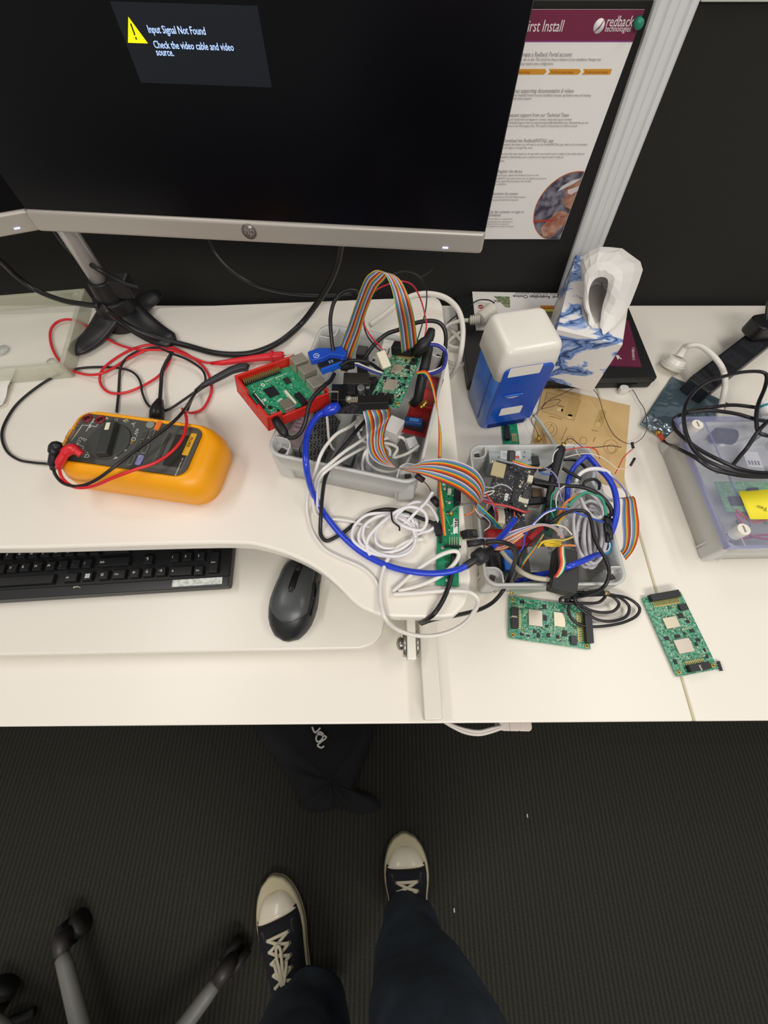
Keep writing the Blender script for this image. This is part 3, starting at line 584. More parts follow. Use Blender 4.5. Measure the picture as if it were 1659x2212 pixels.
t = thing('leaflet', 'upside-down leaflet with a red swirl behind the blue mini fridge', 'leaflet')
g = fr((1028, 712, ZL+.002), (1222, 716, ZL+.002), (1025, 628, ZL+.002)); hh = min(g.h, .113)
MB().box(0, g.w, 0, hh, -.0018, 0, g.M).obj('sheet', m('ece9e4', .45), t)
pc = MB().prism([g.xy(*p) for p in ((1066, 640), (1101, 641), (1102, 664), (1092, 664), (1078, 650))], 0, .0003, g.M).obj('photo', m('5f6b4c', .6, var='9aa07c', vs=120), t)
p = g.xy(1039, 663); b = MB(); b.cyl((p[0], p[1], 0), (p[0], p[1], .0003), .0062, n=24, M=g.M); b.obj('red_swirl', m('b8302c', .5), t)
b = MB(); b.tube([g.M @ Vector((p[0]-.005, p[1]-.001, .0004)), g.M @ Vector((p[0]+.001, p[1], .0005)), g.M @ Vector((p[0]+.005, p[1]+.002, .0004))], .0008, 6); b.obj('swirl_gap', m('ece9e4', .5), t)
DK = m('4c484c', .5)
p = g.xy(1215, 641); text('lettering', 'Your Australian Choice', .0125, DK, MT(g, p[0], p[1]+.002, .0003, 180), t, sx=.86, bold=.0002)
p = g.xy(1215, 634); text('lettering', 'for solar and battery solutions', .0085, m('7d7a7c', .5), MT(g, p[0], p[1]-.001, .0003, 180), t, sx=.95)
p = g.xy(1079, 648); text('lettering', 'BK', .011, DK, MT(g, p[0], p[1], .0003, 180), t)
for px0, px1, py0, py1, c in ((1168, 1214, 661, 667, 'd9822c'), (1168, 1214, 667, 674, 'd8c05a'), (1168, 1210, 674, 684, '6c6a58'), (1168, 1206, 684, 700, '8c8478')):
    xa, ya = g.xy(px0, py1); xb_, yb_ = g.xy(px1, py0); MB().box(xa, xb_, ya, yb_, 0, .0003, g.M).obj('printed_band', m(c, .5), t)
# ------------------------------------------------------------------ mini fridge
t = thing('mini_fridge', 'blue and white desktop mini fridge beside the tissue box', 'mini fridge')
A, B = at(1037, 930, ZD), at(1141, 912, ZD); base = Fr(A, B, at(1015, 850, ZD)); W, D = base.w, base.h
BLU = m('1a5cc4', .22, coat=.3); BLD = m('1050b8', .22, coat=.3); WHP = m('eee9e0', .3, coat=.2)
RQ = lambda e, r, z: [(p[0], p[1], z) for p in rrect(-e, W+e, -e, D+e, r, 6)]
b = MB(); b.loft([RQ(-.002, .010, .001), RQ(0, .011, .004), RQ(-.001, .011, .14)], M=base.M); b.obj('cabinet', m('3a68b4', .28, coat=.3), t)
b = MB(); b.loft([RQ(.0022, .010, .122), RQ(.0012, .011, .155), RQ(-.0005, .011, .170), RQ(-.0025, .010, .1755), RQ(-.006, .009, .1785), RQ(-.011, .007, .1795)], M=base.M); b.obj('top_cap', WHP, t)
g = Fr(A, B, A+Vector((0, 0, .1)))
P = [g.xy(*p, .003) for p in ((1058, 906), (1146, 888), (1186, 773), (1098, 789))]
xl, xr = .006, W-.006; yb_, yt = .020, .148
b = MB(); b.prism([(xl-.001, yb_), (xr+.001, yb_)]+rrect(xl, xr, yt-.03, yt, .009)[6:18], 0, .0052, g.M); dr = b.obj('door', BLD, t, bevel=.0015)
def lab(pts, name='window_label'):
    q = [g.xy(*p, .0055) for p in pts]; x0, x1 = min(p[0] for p in q), max(p[0] for p in q); y0, y1 = min(p[1] for p in q), max(p[1] for p in q)
    x0, x1 = max(x0, xl+.005), min(x1, xr-.004); e = (y1-y0)*.12
    b = MB(); b.prism(rrect(x0, x1, y0+e, y1-e, .002), .0052, .0058, g.M); b.obj(name, m('efebe2', .35), dr, bevel=.0002)
lab(((1104, 794), (1174, 784), (1167, 802), (1097, 819))); lab(((1084, 881), (1126, 875), (1122, 893), (1079, 899)))
q = [g.xy(*p, .0055) for p in ((1089, 857), (1128, 851), (1090, 866))]
b = MB(); b.prism([(q[0][0]+(q[1][0]-q[0][0])*u, q[0][1]-.0015+.003*0) for u in (0, 1)]+[(q[0][0]+(q[1][0]-q[0][0])*u, q[0][1]-.0015-.0045*math.sin(math.pi*u)) for u in (.9, .75, .5, .25, .1)], .0052, .0058, g.M); b.obj('handle_slot', m('e9e5dc', .4), dr)
b = MB(); b.box(q[0][0]-.001, q[1][0]+.001, q[0][1]-.0015, q[0][1]+.003, .0052, .0078, g.M); b.obj('handle', BLU, dr, bevel=.0015)
for i in range(4):
    b = MB(); b.box(.012, W-.012, .006+.0038*i, .0075+.0038*i, -.0005, .0024, g.M); b.obj('vent_slot', m('0a2c74', .4), t)
b = MB(); b.box(-.0006, .0006, D*.25, D*.28, .01, .12, base.M); b.obj('side_seam', m('1d4696', .3), t)
# ------------------------------------------------------------------ tissue box and tissue
def marble():
    t_ = bpy.data.materials.new('blue_marble_print'); t_.use_nodes = True; n = t_.node_tree.nodes; L = t_.node_tree.links; b = n['Principled BSDF']; b.inputs['Roughness'].default_value = .42
    tc = n.new('ShaderNodeTexCoord'); z = n.new('ShaderNodeTexNoise'); z.inputs['Scale'].default_value = 6.2; z.inputs['Detail'].default_value = 5; z.inputs['Distortion'].default_value = 2.2; z.inputs['Roughness'].default_value = .5
    mp = n.new('ShaderNodeMapping'); mp.inputs['Location'].default_value = (.37, .12, .05); mp.inputs['Scale'].default_value = (1, 1.5, 1.6); L.new(tc.outputs['Object'], mp.inputs[0])
    L.new(mp.outputs[0], z.inputs['Vector']); r = n.new('ShaderNodeValToRGB'); e = r.color_ramp.elements; e[0].position = .0; e[0].color = hx('ebe7e2'); e[1].position = 1; e[1].color = hx('e9e6e2')
    for p, c in ((.34, 'ebe7e2'), (.352, '6f72ae'), (.362, 'ebe7e2'), (.515, 'ece8e4'), (.535, 'a4b9df'), (.555, '4f74b8'), (.575, '8ea9d8'), (.595, '28406f'), (.615, '3e5f9e'), (.63, '7e9bd0'), (.65, 'c6d2e6'), (.665, 'ebe7e2')):
        k = e.new(p); k.color = hx(c)
    L.new(z.outputs['Fac'], r.inputs[0]); L.new(r.outputs[0], b.inputs['Base Color']); return t_
t = thing('tissue_box', 'white cardboard tissue box with blue marbling standing on the laptop', 'tissue box')
zt = .855; f = fr((1203, 711, zt), (1345, 745, zt), (1262, 548, zt)); W, D = f.w, .205
b = MB(); b.box(0, W, 0, D, -(zt-ZL-.0005), 0, f.M); b.obj('carton', marble(), t, bevel=.0012)
ox, oy = W*.48, D*.40
ov = lambda k: [(ox+.021*k*math.cos(a), oy+.052*k*math.sin(a)) for a in [2*math.pi*i/32 for i in range(32)]]
b = MB(); b.prism(ov(1), .0001, .0006, f.M); b.obj('opening', m('b4b0aa', .6), t)
ti = thing('tissue', 'white tissue pulled up in a loop from the marbled box', 'tissue')
inn = [(1286, 700, .857), (1274, 668, .868), (1271, 636, .885), (1280, 608, .900), (1297, 598, .906), (1313, 604, .903), (1311, 630, .888), (1302, 660, .872), (1296, 700, .858)]
mid = [(1282, 706, .858), (1266, 668, .868), (1262, 626, .888), (1266, 586, .909), (1300, 566, .924), (1340, 580, .918), (1338, 630, .898), (1318, 676, .872), (1300, 712, .859)]
out = [(1280, 706, .858), (1263, 662, .864), (1257, 606, .878), (1257, 557, .900), (1318, 533, .914), (1383, 566, .896), (1371, 634, .876), (1340, 690, .862), (1306, 722, .858)]
far = [(1284, 700, .857), (1270, 655, .860), (1264, 615, .862), (1275, 580, .868), (1322, 572, .870), (1366, 590, .866), (1355, 640, .862), (1332, 690, .858), (1304, 716, .857)]
G = [cr([at(*p) for p in ring_], 3) for ring_ in (inn, mid, out, far)]; rows = []
for i in range(len(G[0])):
    rows.append([tuple(p) for p in cr([g_[i] for g_ in G], 2)])
random.seed(3)
for r_ in rows:
    k = random.uniform(-.0022, .0022)
    for j in range(1, len(r_)-1): k2 = random.uniform(-.0008, .0008); r_[j] = (r_[j][0]+k*.6+k2, r_[j][1]+k*.4, r_[j][2]+k+k2)
b = MB(); b.loft(rows, cap=False, closed=False, sm=False); b.obj('sheet', m('eae7e2', .75), ti, solid=.0006)
# ------------------------------------------------------------------ kraft sheet and strip board
t = thing('kraft_sheet', 'brown kraft sheet printed with wiring diagrams under the grey box', 'sheet')
zk = ZD+.0035; f = fr((1174, 832, zk), (1361, 876, zk), (1200, 760, zk)); yy = f.xy(1322, 1010)[1]-.035
MB().box(0, f.w, yy, 0, -.0008, 0, f.M).obj('sheet', m('cfae78', .7, var='c8a670', vs=30), t)
k = Zm(1120, 800, 5.925); KB_ = m('94774a', .7); KC = m('b7975f', .7)
def kp(pts, mat, dz=.0002, name='diagram_shape'): MB().prism([f.xy(*k(*p)) for p in pts], 0, dz, f.M).obj(name, mat, t)
def kl(pts, r=.0004, close=False, name='diagram_line'):
    q = [f.M @ Vector((*f.xy(*k(*p)), .0002)) for p in pts]; q = q+[q[0]] if close else q; b = MB(); b.tube(q, r, 4); b.obj(name, KB_, t)
kp(((365, 280), (795, 385), (710, 645), (300, 525)), m('c2a16b', .7), .0001); kp(((640, 375), (800, 400), (715, 600), (590, 575)), KC)
kp(((500, 475), (575, 490), (560, 530), (490, 515)), m('d9bd8b', .7)); kp(((640, 560), (690, 570), (675, 625), (620, 610)), m('d9bd8b', .7)); kp(((500, 440), (590, 460), (585, 478), (495, 460)), KB_); kp(((550, 490), (580, 495), (565, 535), (545, 528)), KB_)
kl(((365, 280), (795, 385), (710, 645), (300, 525)), close=True)
kp(((1045, 500), (1125, 520), (1080, 700), (1030, 735), (965, 700)), KC); kp([(1015+36*math.cos(a), 695+32*math.sin(a)) for a in [R(30*i) for i in range(12)]], m('cfae78', .7), .0003)
for cx_, cy_, r_ in ((400, 760, 95), (400, 750, 55), (1180, 980, 90), (1190, 1000, 55), (660, 880, 40), (830, 900, 45)): kl([(cx_+r_*math.cos(a), cy_+r_*math.sin(a)) for a in [R(20*i) for i in range(18)]], close=True)
kl(((310, 850), (430, 690))); kl(((545, 900), (620, 735)), .0005); kl(((955, 920), (980, 860)), .0006)
for s, p in (('wiring diagram of the module', (430, 240)), ('connector board', (390, 590)), ('key fob', (935, 768)), ('ABC 123', (1040, 660))):
    q = f.xy(*k(*p)); text('diagram_lettering', s, .0035, KB_, MT(f, q[0], q[1], .0003, 75 if s[0] == 'A' else 0), t)
t = thing('circuit_board', 'green strip board sticking out between the blue fridge and the kraft sheet', 'circuit board')
f = fr((1087, 956, ZD+.002), (1122, 957, ZD+.002), (1165, 845, ZD+.002))
MB().box(0, f.w, -.012, f.h, -.0016, 0, f.M).obj('board', m('0c7a57', .4, var='2d9a76', vs=240), t)
b = MB(); b.box(.003, .012, .004, .032, 0, .007, f.M); b.obj('header', CHIP, t, bevel=.0005)
for i in range(3): MB().box(.0165+i*.0032, .0185+i*.0032, .002, .020, 0, .0012, f.M).obj('gold_pin', m('c9c184', .4, .4), t)
# ------------------------------------------------------------------ antistatic bag, power board, plug
def crumple(name, parent, poly_fn, nu, nv, mat, amp, seed, base_z=.0012, freq=60, th=.0004):
    from mathutils import noise
    rows = []
    for i in range(nu+1):
        r_ = []
        for j in range(nv+1):
            p = poly_fn(i/nu, j/nv); z = noise.noise(Vector((p.x*freq, p.y*freq, seed)))+.5*abs(noise.noise(Vector((p.x*freq*2.3, p.y*freq*2.3, seed+5))))
            r_.append((p.x, p.y, p.z+base_z+amp*(z+.75)))
        rows.append(r_)
    b = MB(); b.loft(rows, cap=False, closed=False); return b.obj(name, mat, parent, solid=th)
def bil(a, b_, c, d):     # a,b bottom; d,c top
    return lambda u, v: a.lerp(b_, u).lerp(d.lerp(c, u), v)
t = thing('antistatic_bag', 'crumpled bluish antistatic bag beside the clear-lidded box', 'bag')
crumple('bag', t, bil(at(1385, 912, ZD), at(1500, 975, ZD), at(1571, 874, ZD), at(1449, 816, ZD)), 46, 40, m('6f8796', .16, .55, alpha=.8, coat=.5), .0022, 2.2, freq=32)
crumple('twisted_end', t, bil(at(1378, 922, ZD), at(1440, 952, ZD), at(1452, 928, ZD), at(1398, 893, ZD)), 20, 14, m('95a6b0', .12, .7, alpha=.9), .007, 7.1, freq=110)
t = thing('cable_connector', 'orange and gold coaxial connector by the antistatic bag', 'connector')
b = MB(); b.cyl(at(1421, 932, .735), at(1424, 938, .736), .0042, n=14); b.obj('gold_collar', GOLD, t)
b = MB(); b.cyl(at(1424, 938, .736), at(1434, 952, .737), .0040, n=14); b.obj('sleeve', m('d2502c', .45), t)
t = thing('power_board', 'black power board lying diagonally near the partition', 'power board')
f = fr((1534, 849, .753), (1659, 749, .753), (1486, 818, .753)); Wd = f.h
b = MB(); b.prism(rrect(0, .36, 0, Wd, .006), -.032, 0, f.M); b.obj('housing', m('1c1d22', .4), t, bevel=.003)
b = MB(); b.box(.014, .016, .0, Wd, -.0002, .0006, f.M); b.obj('end_seam', m('34353a', .3), t)
for i in range(5):
    x = .048+i*.06
    so = MB(); so.prism(rrect(x-.02, x+.02, Wd*.5-.018, Wd*.5+.018, .008), 0, .0006, f.M); s_ = so.obj('socket', m('222328', .45), t)
    for dx, dy, an in ((-.006, .007, 30), (.006, .007, -30), (0, -.007, 0)):
        MB().box(-.0008, .0008, -.0035, .0035, .0006, .0008, MT(f, x+dx, Wd*.5+dy, 0, an)).obj('slot', m('050506', .6), s_)
t = thing('power_plug', 'round white mains plug with thick white lead near the power board', 'power plug')
c = at(1456, 786, .733); ax = Vector((.25, .35, 1)).normalized()
b = MB(); b.cyl(c-ax*.008, c+ax*.002, .021, .0225, n=32); b.obj('flange', WHP, t, bevel=.001)
b = MB(); b.cyl(c+ax*.002, c+ax*.012, .0205, .017, n=32); b.cyl(c+ax*.012+Vector((.002, .003, 0)), c+ax*.03+Vector((.006, .01, 0)), .0085, .0065, n=20); b.obj('body', WHP, t, bevel=.0015)
p0 = c+ax*.028+Vector((.006, .01, 0))
b = MB(); b.tube(cr([p0]+path([(1488, 747, .768), (1512, 747, .775), (1540, 768, .775), (1560, 795, .772), (1567, 825, .768), (1563, 855, .765), (1556, 885, .77), (1553, 905, .772), (1552, 925, .76)])), .0048, 12); b.obj('lead', WHP, t)
t = thing('wire_connector', 'small white wire connector in front of the laptop', 'connector')
b = MB(); b.prism(rpoly([tuple(at(*p, 0)[:2]) for p in ()] or [(0, 0), (.011, -.002), (.017, .002), (.016, .012), (.006, .016), (-.001, .010)], .003), 0, .011, Matrix.Translation(at(1336, 852, ZD+.0005))); b.obj('body', m('e3e0da', .4), t, bevel=.0012)
b = MB(); b.cyl(at(1352, 842, .726), at(1367, 840, .726), .0022, n=10); b.obj('latch', m('d9d6cf', .4), t)
BRW = m('4a3230', .5)
cable('thin_wire', [(1366, 842, .726), (1372, 850), (1380, 865), (1390, 880), (1395, 895, .73), (1398, 915, .735), (1396, 930, .73), (1388, 945), (1375, 955), (1360, 959), (1343, 953), (1325, 938), (1312, 915), (1303, 890), (1294, 860, .735), (1283, 843, .74), (1268, 836, .745), (1250, 834, .745), (1232, 842, .742), (1210, 853, .74), (1190, 862, .738), (1178, 872, .735), (1168, 884, .732)], .0006, BRW, 'thin brown wire looping across the kraft sheet to the white connector', 'wire')
cable('thin_wire', [(1168, 884, .733), (1178, 870, .736), (1195, 864, .737), (1208, 863, .737), (1209, 868), (1198, 876), (1180, 881), (1166, 885, .735), (1156, 895, .733), (1148, 905), (1150, 915), (1158, 928), (1163, 942, .732)], .0006, BRW, 'thin brown wire in a small folded loop ending at the gold connector', 'wire')
t = thing('coaxial_connector', 'gold coaxial connector on the kraft sheet behind the grey box', 'connector')
b = MB(); b.cyl(at(1164, 941, .732), at(1163, 953, .731), .0028, n=10); b.cyl(at(1158, 948, .730), at(1170, 949, .730), .0022, n=8); b.obj('body', GOLD, t)
cable('grey_cable', [(1140, 882, .728), (1152, 895, .73), (1163, 907, .731), (1176, 925, .732), (1188, 945, .735), (1200, 968, .745), (1205, 985, .75)], .0030, m('b9bfb4', .4), 'short grey cable running under the fridge edge into the grey box')
# ------------------------------------------------------------------ clear acrylic frame and plastic at the edge
t = thing('acrylic_case', 'clear acrylic case half out of frame behind the yellow meter', 'case')
ACR = m('e6e8de', .08, alpha=.16, coat=.7); AED = m('d9d8c2', .15, alpha=.5, coat=.5)
f = Fr(at(-260, 802, .885), at(132, 787, .885), at(-260, 640, .885)); D_ = f.xy(184, 622)[1]; g = fr((-260, 802, .885), (135, 788, .885), (-200, 628, .885))
W_ = g.w; D_ = g.h
# footprint follows the visible right end: lower corner and upper corner
A, B = at(136, 789, .885), at(183, 622, .885); f = Fr(A, B, A+Vector((-.3, 0, 0))+Vector((0, -.0, 0))); Lr = f.w
b = MB(); b.box(0, Lr, 0, .30, -.024, -.022, f.M); b.obj('panel', ACR, t)
for x0, x1, y0, y1 in ((0, .007, 0, .3), (Lr-.007, Lr, 0, .3), (0, Lr, 0, .007)):
    MB().box(x0, x1, y0, y1, -.0235, 0, f.M).obj('wall', AED, t, bevel=.0015)
for u, v in ((.012, .02), (Lr-.010, .014)):
    b = MB(); b.cyl((u, v, -.02), (u, v, -.001), .0065, n=16, M=f.M); b.obj('screw_post', AED, t)
b = MB(); b.box(.06, .0605, .10, .1005, -.02, -.019, f.M); b.cyl((.07, .12, -.022), (.07, .12, -.0212), .010, n=24, M=f.M); b.obj('moulded_disc', m('d9dad6', .2, alpha=.6), t)
t = thing('plastic_bag', 'white plastic bag edge at the rim of the frame by the yellow meter', 'bag')
crumple('bag', t, bil(at(-90, 915, ZR), at(14, 880, ZR), at(40, 798, ZR), at(-90, 800, ZR)), 26, 26, m('f0eee8', .3, coat=.4), .004, 4.4, freq=45)

# black cable coils lying on the clear lid
KC_ = m('17161b', .33)
cable('coiled_cable', [(1434, 952, .738), (1450, 962, .75), (1468, 971, .79), (1501, 988, .806), (1528, 1007, .803), (1550, 1017, .803), (1591, 1026, .803), (1631, 1030, .803), (1690, 1030, .803)], .0029, KC_, 'black cable leading from the orange connector across the clear lid', 'cable', 'black cables on the clear lid', n=10)
cable('coiled_cable', [(1690, 1020, .808), (1640, 1021, .808), (1595, 1012, .81), (1550, 992, .81), (1512, 972, .806), (1482, 950, .80), (1460, 930, .79), (1453, 913, .785), (1462, 900, .785), (1490, 891, .80), (1536, 887, .808), (1591, 894, .806), (1637, 907, .804), (1690, 915, .804)], .0029, KC_, 'black cable making the flat lower loop on the clear lid', 'cable', 'black cables on the clear lid', n=10)
cable('coiled_cable', [(1484, 889, .79), (1510, 883, .797), (1536, 880, .803), (1582, 875, .80), (1631, 880, .80), (1690, 890, .80)], .0029, KC_, 'black cable running level behind the clear lid', 'cable', 'black cables on the clear lid', n=10)
cable('coiled_cable', [(1690, 1026, .816), (1650, 1030, .816), (1600, 1022, .818), (1550, 1006, .818), (1508, 982, .815), (1484, 942, .81), (1477, 895, .805), (1490, 857, .80), (1523, 827, .80), (1561, 814, .80), (1604, 804, .80), (1642, 803, .80), (1656, 812, .80), (1652, 838, .80), (1637, 876, .81), (1634, 912, .812), (1642, 936, .812), (1680, 945, .81)], .0029, KC_, 'black cable rising in the tallest loop above the clear lid', 'cable', 'black cables on the clear lid', n=10)
cable('coiled_cable', [(1582, 1006, .803), (1598, 986, .803), (1614, 967, .805), (1637, 933, .818), (1662, 908, .818), (1690, 890, .815)], .0029, KC_, 'black cable slanting across the coil on the clear lid', 'cable', 'black cables on the clear lid', n=10)
t = thing('tape_roll', 'small white roll at the frame edge above the clear lid', 'tape roll')
b = MB(); b.cyl(at(1664, 898, .80), at(1652, 872, .803), .0125, n=24); b.obj('roll', m('e4e4e6', .4), t, bevel=.001)
b = MB(); b.cyl(at(1656.5, 882, .802), at(1655, 878, .8025), .0128, n=24); b.obj('teal_band', m('2a8a9a', .4), t)
t = thing('power_adapter', 'black power adapter plugged into the far end of the power board', 'adapter')
f = fr((1648, 712, .785), (1720, 700, .785), (1640, 685, .785)); b = MB(); b.prism(rrect(0, .06, 0, .04, .012), -.03, 0, f.M); b.obj('body', m('17171b', .4), t, bevel=.003)
cable('adapter_lead', [(1655, 690, .80), (1656, 672, .82), (1659, 655, .84), (1670, 640, .86)], .0022, BCAB, 'thin black lead rising from the adapter at the frame edge')
# ------------------------------------------------------------------ circuit boards
PG = m('0d7350', .35, var='6fae92', vs=330); PGE = m('2f7a5c', .5); PK = m('1a1a1d', .4, var='3c3c42', vs=300)
def holes(t, f, pts, zt=.0003, r=.0028):
    for x, y in pts:
        b = MB(); b.torus((x, y, zt), r*.75, r*.28, n=18, k=6, M=f.M); b.obj('mounting_hole', GOLD, t); MB().cyl((x, y, 0), (x, y, .0002), r*.6, n=12, M=f.M).obj('hole', m('6b5530', .6), t)
def bx(t, f, name, u0, u1, v0, v1, z, mat, z0=0, bev=.0004):
    W, D = f.w, f.h; return MB().box(u0*W, u1*W, v0*D, v1*D, z0, z, f.M).obj(name, mat, t, bevel=bev)
def smd(t, f, n, seed, cols=('d8d4c4', '3a3430', 'c9c19a'), area_=(.05, .95, .05, .95), s=.0011):
    rnd = random.Random(seed); b = MB()
    for i in range(n):
        u, v = rnd.uniform(*area_[:2])*f.w, rnd.uniform(*area_[2:])*f.h; a, c = rnd.choice([(s, s*.5), (s*.5, s)]); b.box(u-a, u+a, v-c, v+c, 0, .0006, f.M, mi=i % len(cols))
    o = b.obj('small_components', [m(c, .5) for c in cols], t); o['kind'] = 'stuff'; return o
def gateway(label, f, tilt=False):
    t = thing('circuit_board', label, 'circuit board', 'green radio boards'); W, D = f.w, f.h
    b = MB(); b.prism(rrect(0, W, 0, D, .0015, 3), -.0016, 0, f.M); b.obj('board', PG, t)
    SH = m('c9bfb2', .38, .55)
    bx(t, f, 'shield_can', .245, .415, .36, .74, .0028, SH); bx(t, f, 'shield_can', .56, .70, .42, .76, .0026, m('cbc3ac', .36, .5))
    h = bx(t, f, 'pin_header', .022, .105, .23, .72, .0085, CHIP); bx(h, f, 'key_notch', .02, .085, .468, .478, .0088, m('d8d2c0', .5), .0002, 0); bx(h, f, 'key_notch', .02, .085, .488, .498, .0088, m('d8d2c0', .5), .0002, 0)
    h2 = bx(t, f, 'pin_header', .925, 1.015, .13, .86, .0085, CHIP)
    pm = MB(); pm2 = MB()
    for i in range(11):
        v = (.255+.042*i)*D; pm.box(.108*W, .145*W, v-.0005, v+.0005, .0004, .0016, f.M); pm.box(.13*W, .148*W, v-.0009, v+.0009, 0, .0012, f.M)
    for i in range(17):
        v = (.16+.04*i)*D; pm2.box(.865*W, .925*W, v-.0004, v+.0004, .0004, .0018, f.M); pm2.box(.85*W, .866*W, v-.0009, v+.0009, 0, .0012, f.M)
    pm.obj('pins', m('d9cf8f', .4, .5), t); pm2.obj('pins', m('c9b777', .4, .5), t)
    for u0, u1, v0, v1 in ((.43, .475, .80, .91), (.435, .475, .52, .65), (.455, .485, .36, .42), (.66, .72, .22, .35), (.47, .51, .14, .24), (.585, .625, .14, .22), (.35, .385, .10, .20), (.14, .185, .10, .15), (.22, .26, .09, .13), (.14, .20, .86, .93), (.30, .345, .2, .26)):
        bx(t, f, 'chip', u0, u1, v0, v1, .0013, CHIP)
    bx(t, f, 'inductor', .75, .83, .05, .25, .004, m('232429', .4), bev=.0006)
    holes(t, f, [(.045*W, .92*D), (.05*W, .085*D), (.955*W, .07*D)])
    b = MB()
    for i in range(6): b.cyl(((.05+.026*i)*W, .80*D, 0), ((.05+.026*i)*W, .80*D, .0003), .0008, n=8, M=f.M)
    for i in range(4): b.cyl((.53*W, (.36-.05*i)*D, 0), (.53*W, (.36-.05*i)*D, .0004), .0009, n=8, M=f.M)
    for i in range(14): r_ = random.Random(i); b.cyl(((.2+.25*r_.random())*W, (.08+.24*r_.random())*D, 0), ((.2+.25*r_.random())*W, (.08+.24*r_.random())*D, .0004), .0008, n=6, M=f.M) if 0 else None
    b.obj('solder_pads', m('e3d694', .35, .4), t)
    smd(t, f, 150, 5, area_=(.14, .85, .05, .93)); b = MB(); b.box(.2*W, .203*W, .78*D, .97*D, 0, .0002, f.M); b.box(.02*W, .2*W, .77*D, .775*D, 0, .0002, f.M); b.obj('silkscreen', m('cfe3d4', .5), t)
    return t
f = fr((1098.5, 1378, ZD+.005), (1276, 1403, ZD+.005), (1100, 1288, ZD+.005)); g1 = gateway('green radio board under the coil of thin black cable', f)
f = fr((1552, 1445, ZD+.005), (1470, 1277, ZD+.005), (1463, 1464, ZD+.005)); g2 = gateway('green radio board lying across the desk seam by itself', f)
t = thing('pin_strip', 'loose black pin strip at the corner of the green board on the seam', 'pin strip')
f = fr((1556, 1449, ZD+.004), (1562, 1449, ZD+.004), (1556, 1428, ZD+.004)); MB().box(0, f.w, 0, f.h, -.002, 0, f.M).obj('strip', CHIP, t)
for i in range(4): v = (.12+.25*i)*f.h; MB().box(-.0022, f.w+.004, v-.0003, v+.0003, -.0012, -.0006, f.M).obj('pin', SILV, t)
f = Fr(at(862, 880, .965), at(914, 763, .947), at(793, 872, .96)); tb = gateway('green radio board leaning up out of the raised grey box between ribbon cables', f); ft = f
b = MB(); b.box(-.006, .008, f.h*.30, f.h*1.2, .002, .012, f.M @ Matrix.Rotation(R(14), 4, 'Z')); b.obj('ribbon_socket', m('141416', .45), tb, bevel=.0008)
b = MB(); b.box(f.w-.014, f.w+.001, f.h*.30, f.h*1.0, .002, .013, f.M); b.obj('ribbon_socket', m('141416', .45), tb, bevel=.0008)
# long green strip board on the platform
t = thing('circuit_board', 'long narrow green board with a white 018 label along the platform edge', 'circuit board')
f = fr((941, 1263, .8635), (991, 1267, .8635), (949, 1030, .8635)); W, D = f.w, f.h; q4 = Zm(900, 1000, 7.375); X = lambda x, y, z=0: f.xy(*q4(x, y), z)
MB().box(0, W, 0, D, -.0016, 0, f.M).obj('board', m('0b7d54', .38, var='1f9468', vs=120), t)
def xr(name, x0, y0, x1, y1, z, mat, bev=.0004, parent=None):
    a = X(x0, y1); c = X(x1, y0); return MB().box(min(a[0], c[0]), max(a[0], c[0]), min(a[1], c[1]), max(a[1], c[1]), 0, z, f.M).obj(name, mat, parent or t, bevel=bev)
lb = xr('white_label', 582, 890, 655, 1128, .0003, m('eeeeea', .5), 0); p = X(600, 985); text('label_lettering', '018', .0068, m('25252a', .5), MT(f, p[0]+.0052, p[1]-.002, .0004, 90), lb, bold=.0002)
xr('pin_socket', 592, 425, 690, 670, .0085, CHIP); xr('white_connector', 485, 440, 545, 510, .006, m('d9d6c8', .45)); xr('chip', 355, 1050, 400, 1280, .006, CHIP); xr('silkscreen', 410, 320, 480, 360, .0002, m('cfe3d4', .5), 0)
xr('chip', 450, 1500, 510, 1560, .001, m('1f5a40', .4)); xr('chip', 450, 1600, 520, 1660, .001, m('1f5a40', .4))
for p in ((485, 1870), (525, 630), (412, 1358), (445, 410)): x, y = X(*p); MB().cyl((x, y, 0), (x, y, .0012), .0022, n=16, M=f.M).obj('screw', m('cfd0c8', .35, .5), t)
ph = MB(); ph.box(X(440, 1300)[0], X(700, 1300)[0], X(440, 1345)[1], X(440, 1315)[1], .001, .004, f.M); hb = ph.obj('pin_header', CHIP, t)
for i in range(6): x, y = X(520+38*i, 1320); MB().box(x-.0004, x+.0004, y, y+.010, .003, .0037, f.M).obj('pin', m('d9d2b0', .35, .6), t)
b = MB(); b.cyl((*X(540, 810), .001), (*X(540, 830), .004), .003, n=12, M=f.M); b.obj('gold_terminal', GOLD, t)
smd(t, f, 40, 9, area_=(.1, .9, .45, .95), cols=('bfe0cc', '1d3a2c'))
# ------------------------------------------------------------------ single-board computer in its red case
t = thing('single_board_computer', 'green single-board computer in an open red plastic case', 'computer board')
zA = .952; f = Fr(at(577, 901, zA), at(717, 843, zA-.016), at(507, 812, zA+.002)); W, D = f.w, f.h
RC = m('d9261c', .35, coat=.2)
b = MB(); b.box(0, W, 0, D, -.024, -.0225, f.M); b.obj('case_floor', RC, t)
def wall(name, x0, x1, y0, y1, z1=0.0): MB().box(x0, x1, y0, y1, -.024, z1, f.M).obj(name, RC, t, bevel=.0008)
wall('case_wall', 0, .003, 0, D*.30); wall('case_wall', 0, .003, D*.30, D*.62, -.008); wall('case_wall', 0, .003, D*.62, D)
wall('case_wall', 0, W*.93, D-.003, D, .001); wall('case_wall', 0, W*.22, 0, .003, -.002); wall('case_wall', W*.22, W*.62, 0, .003, -.010); wall('case_wall', W*.62, W, 0, .003, -.003)
wall('case_wall', W-.003, W, 0, D*.16, -.004); wall('case_wall', W-.003, W, D*.84, D, -.004)
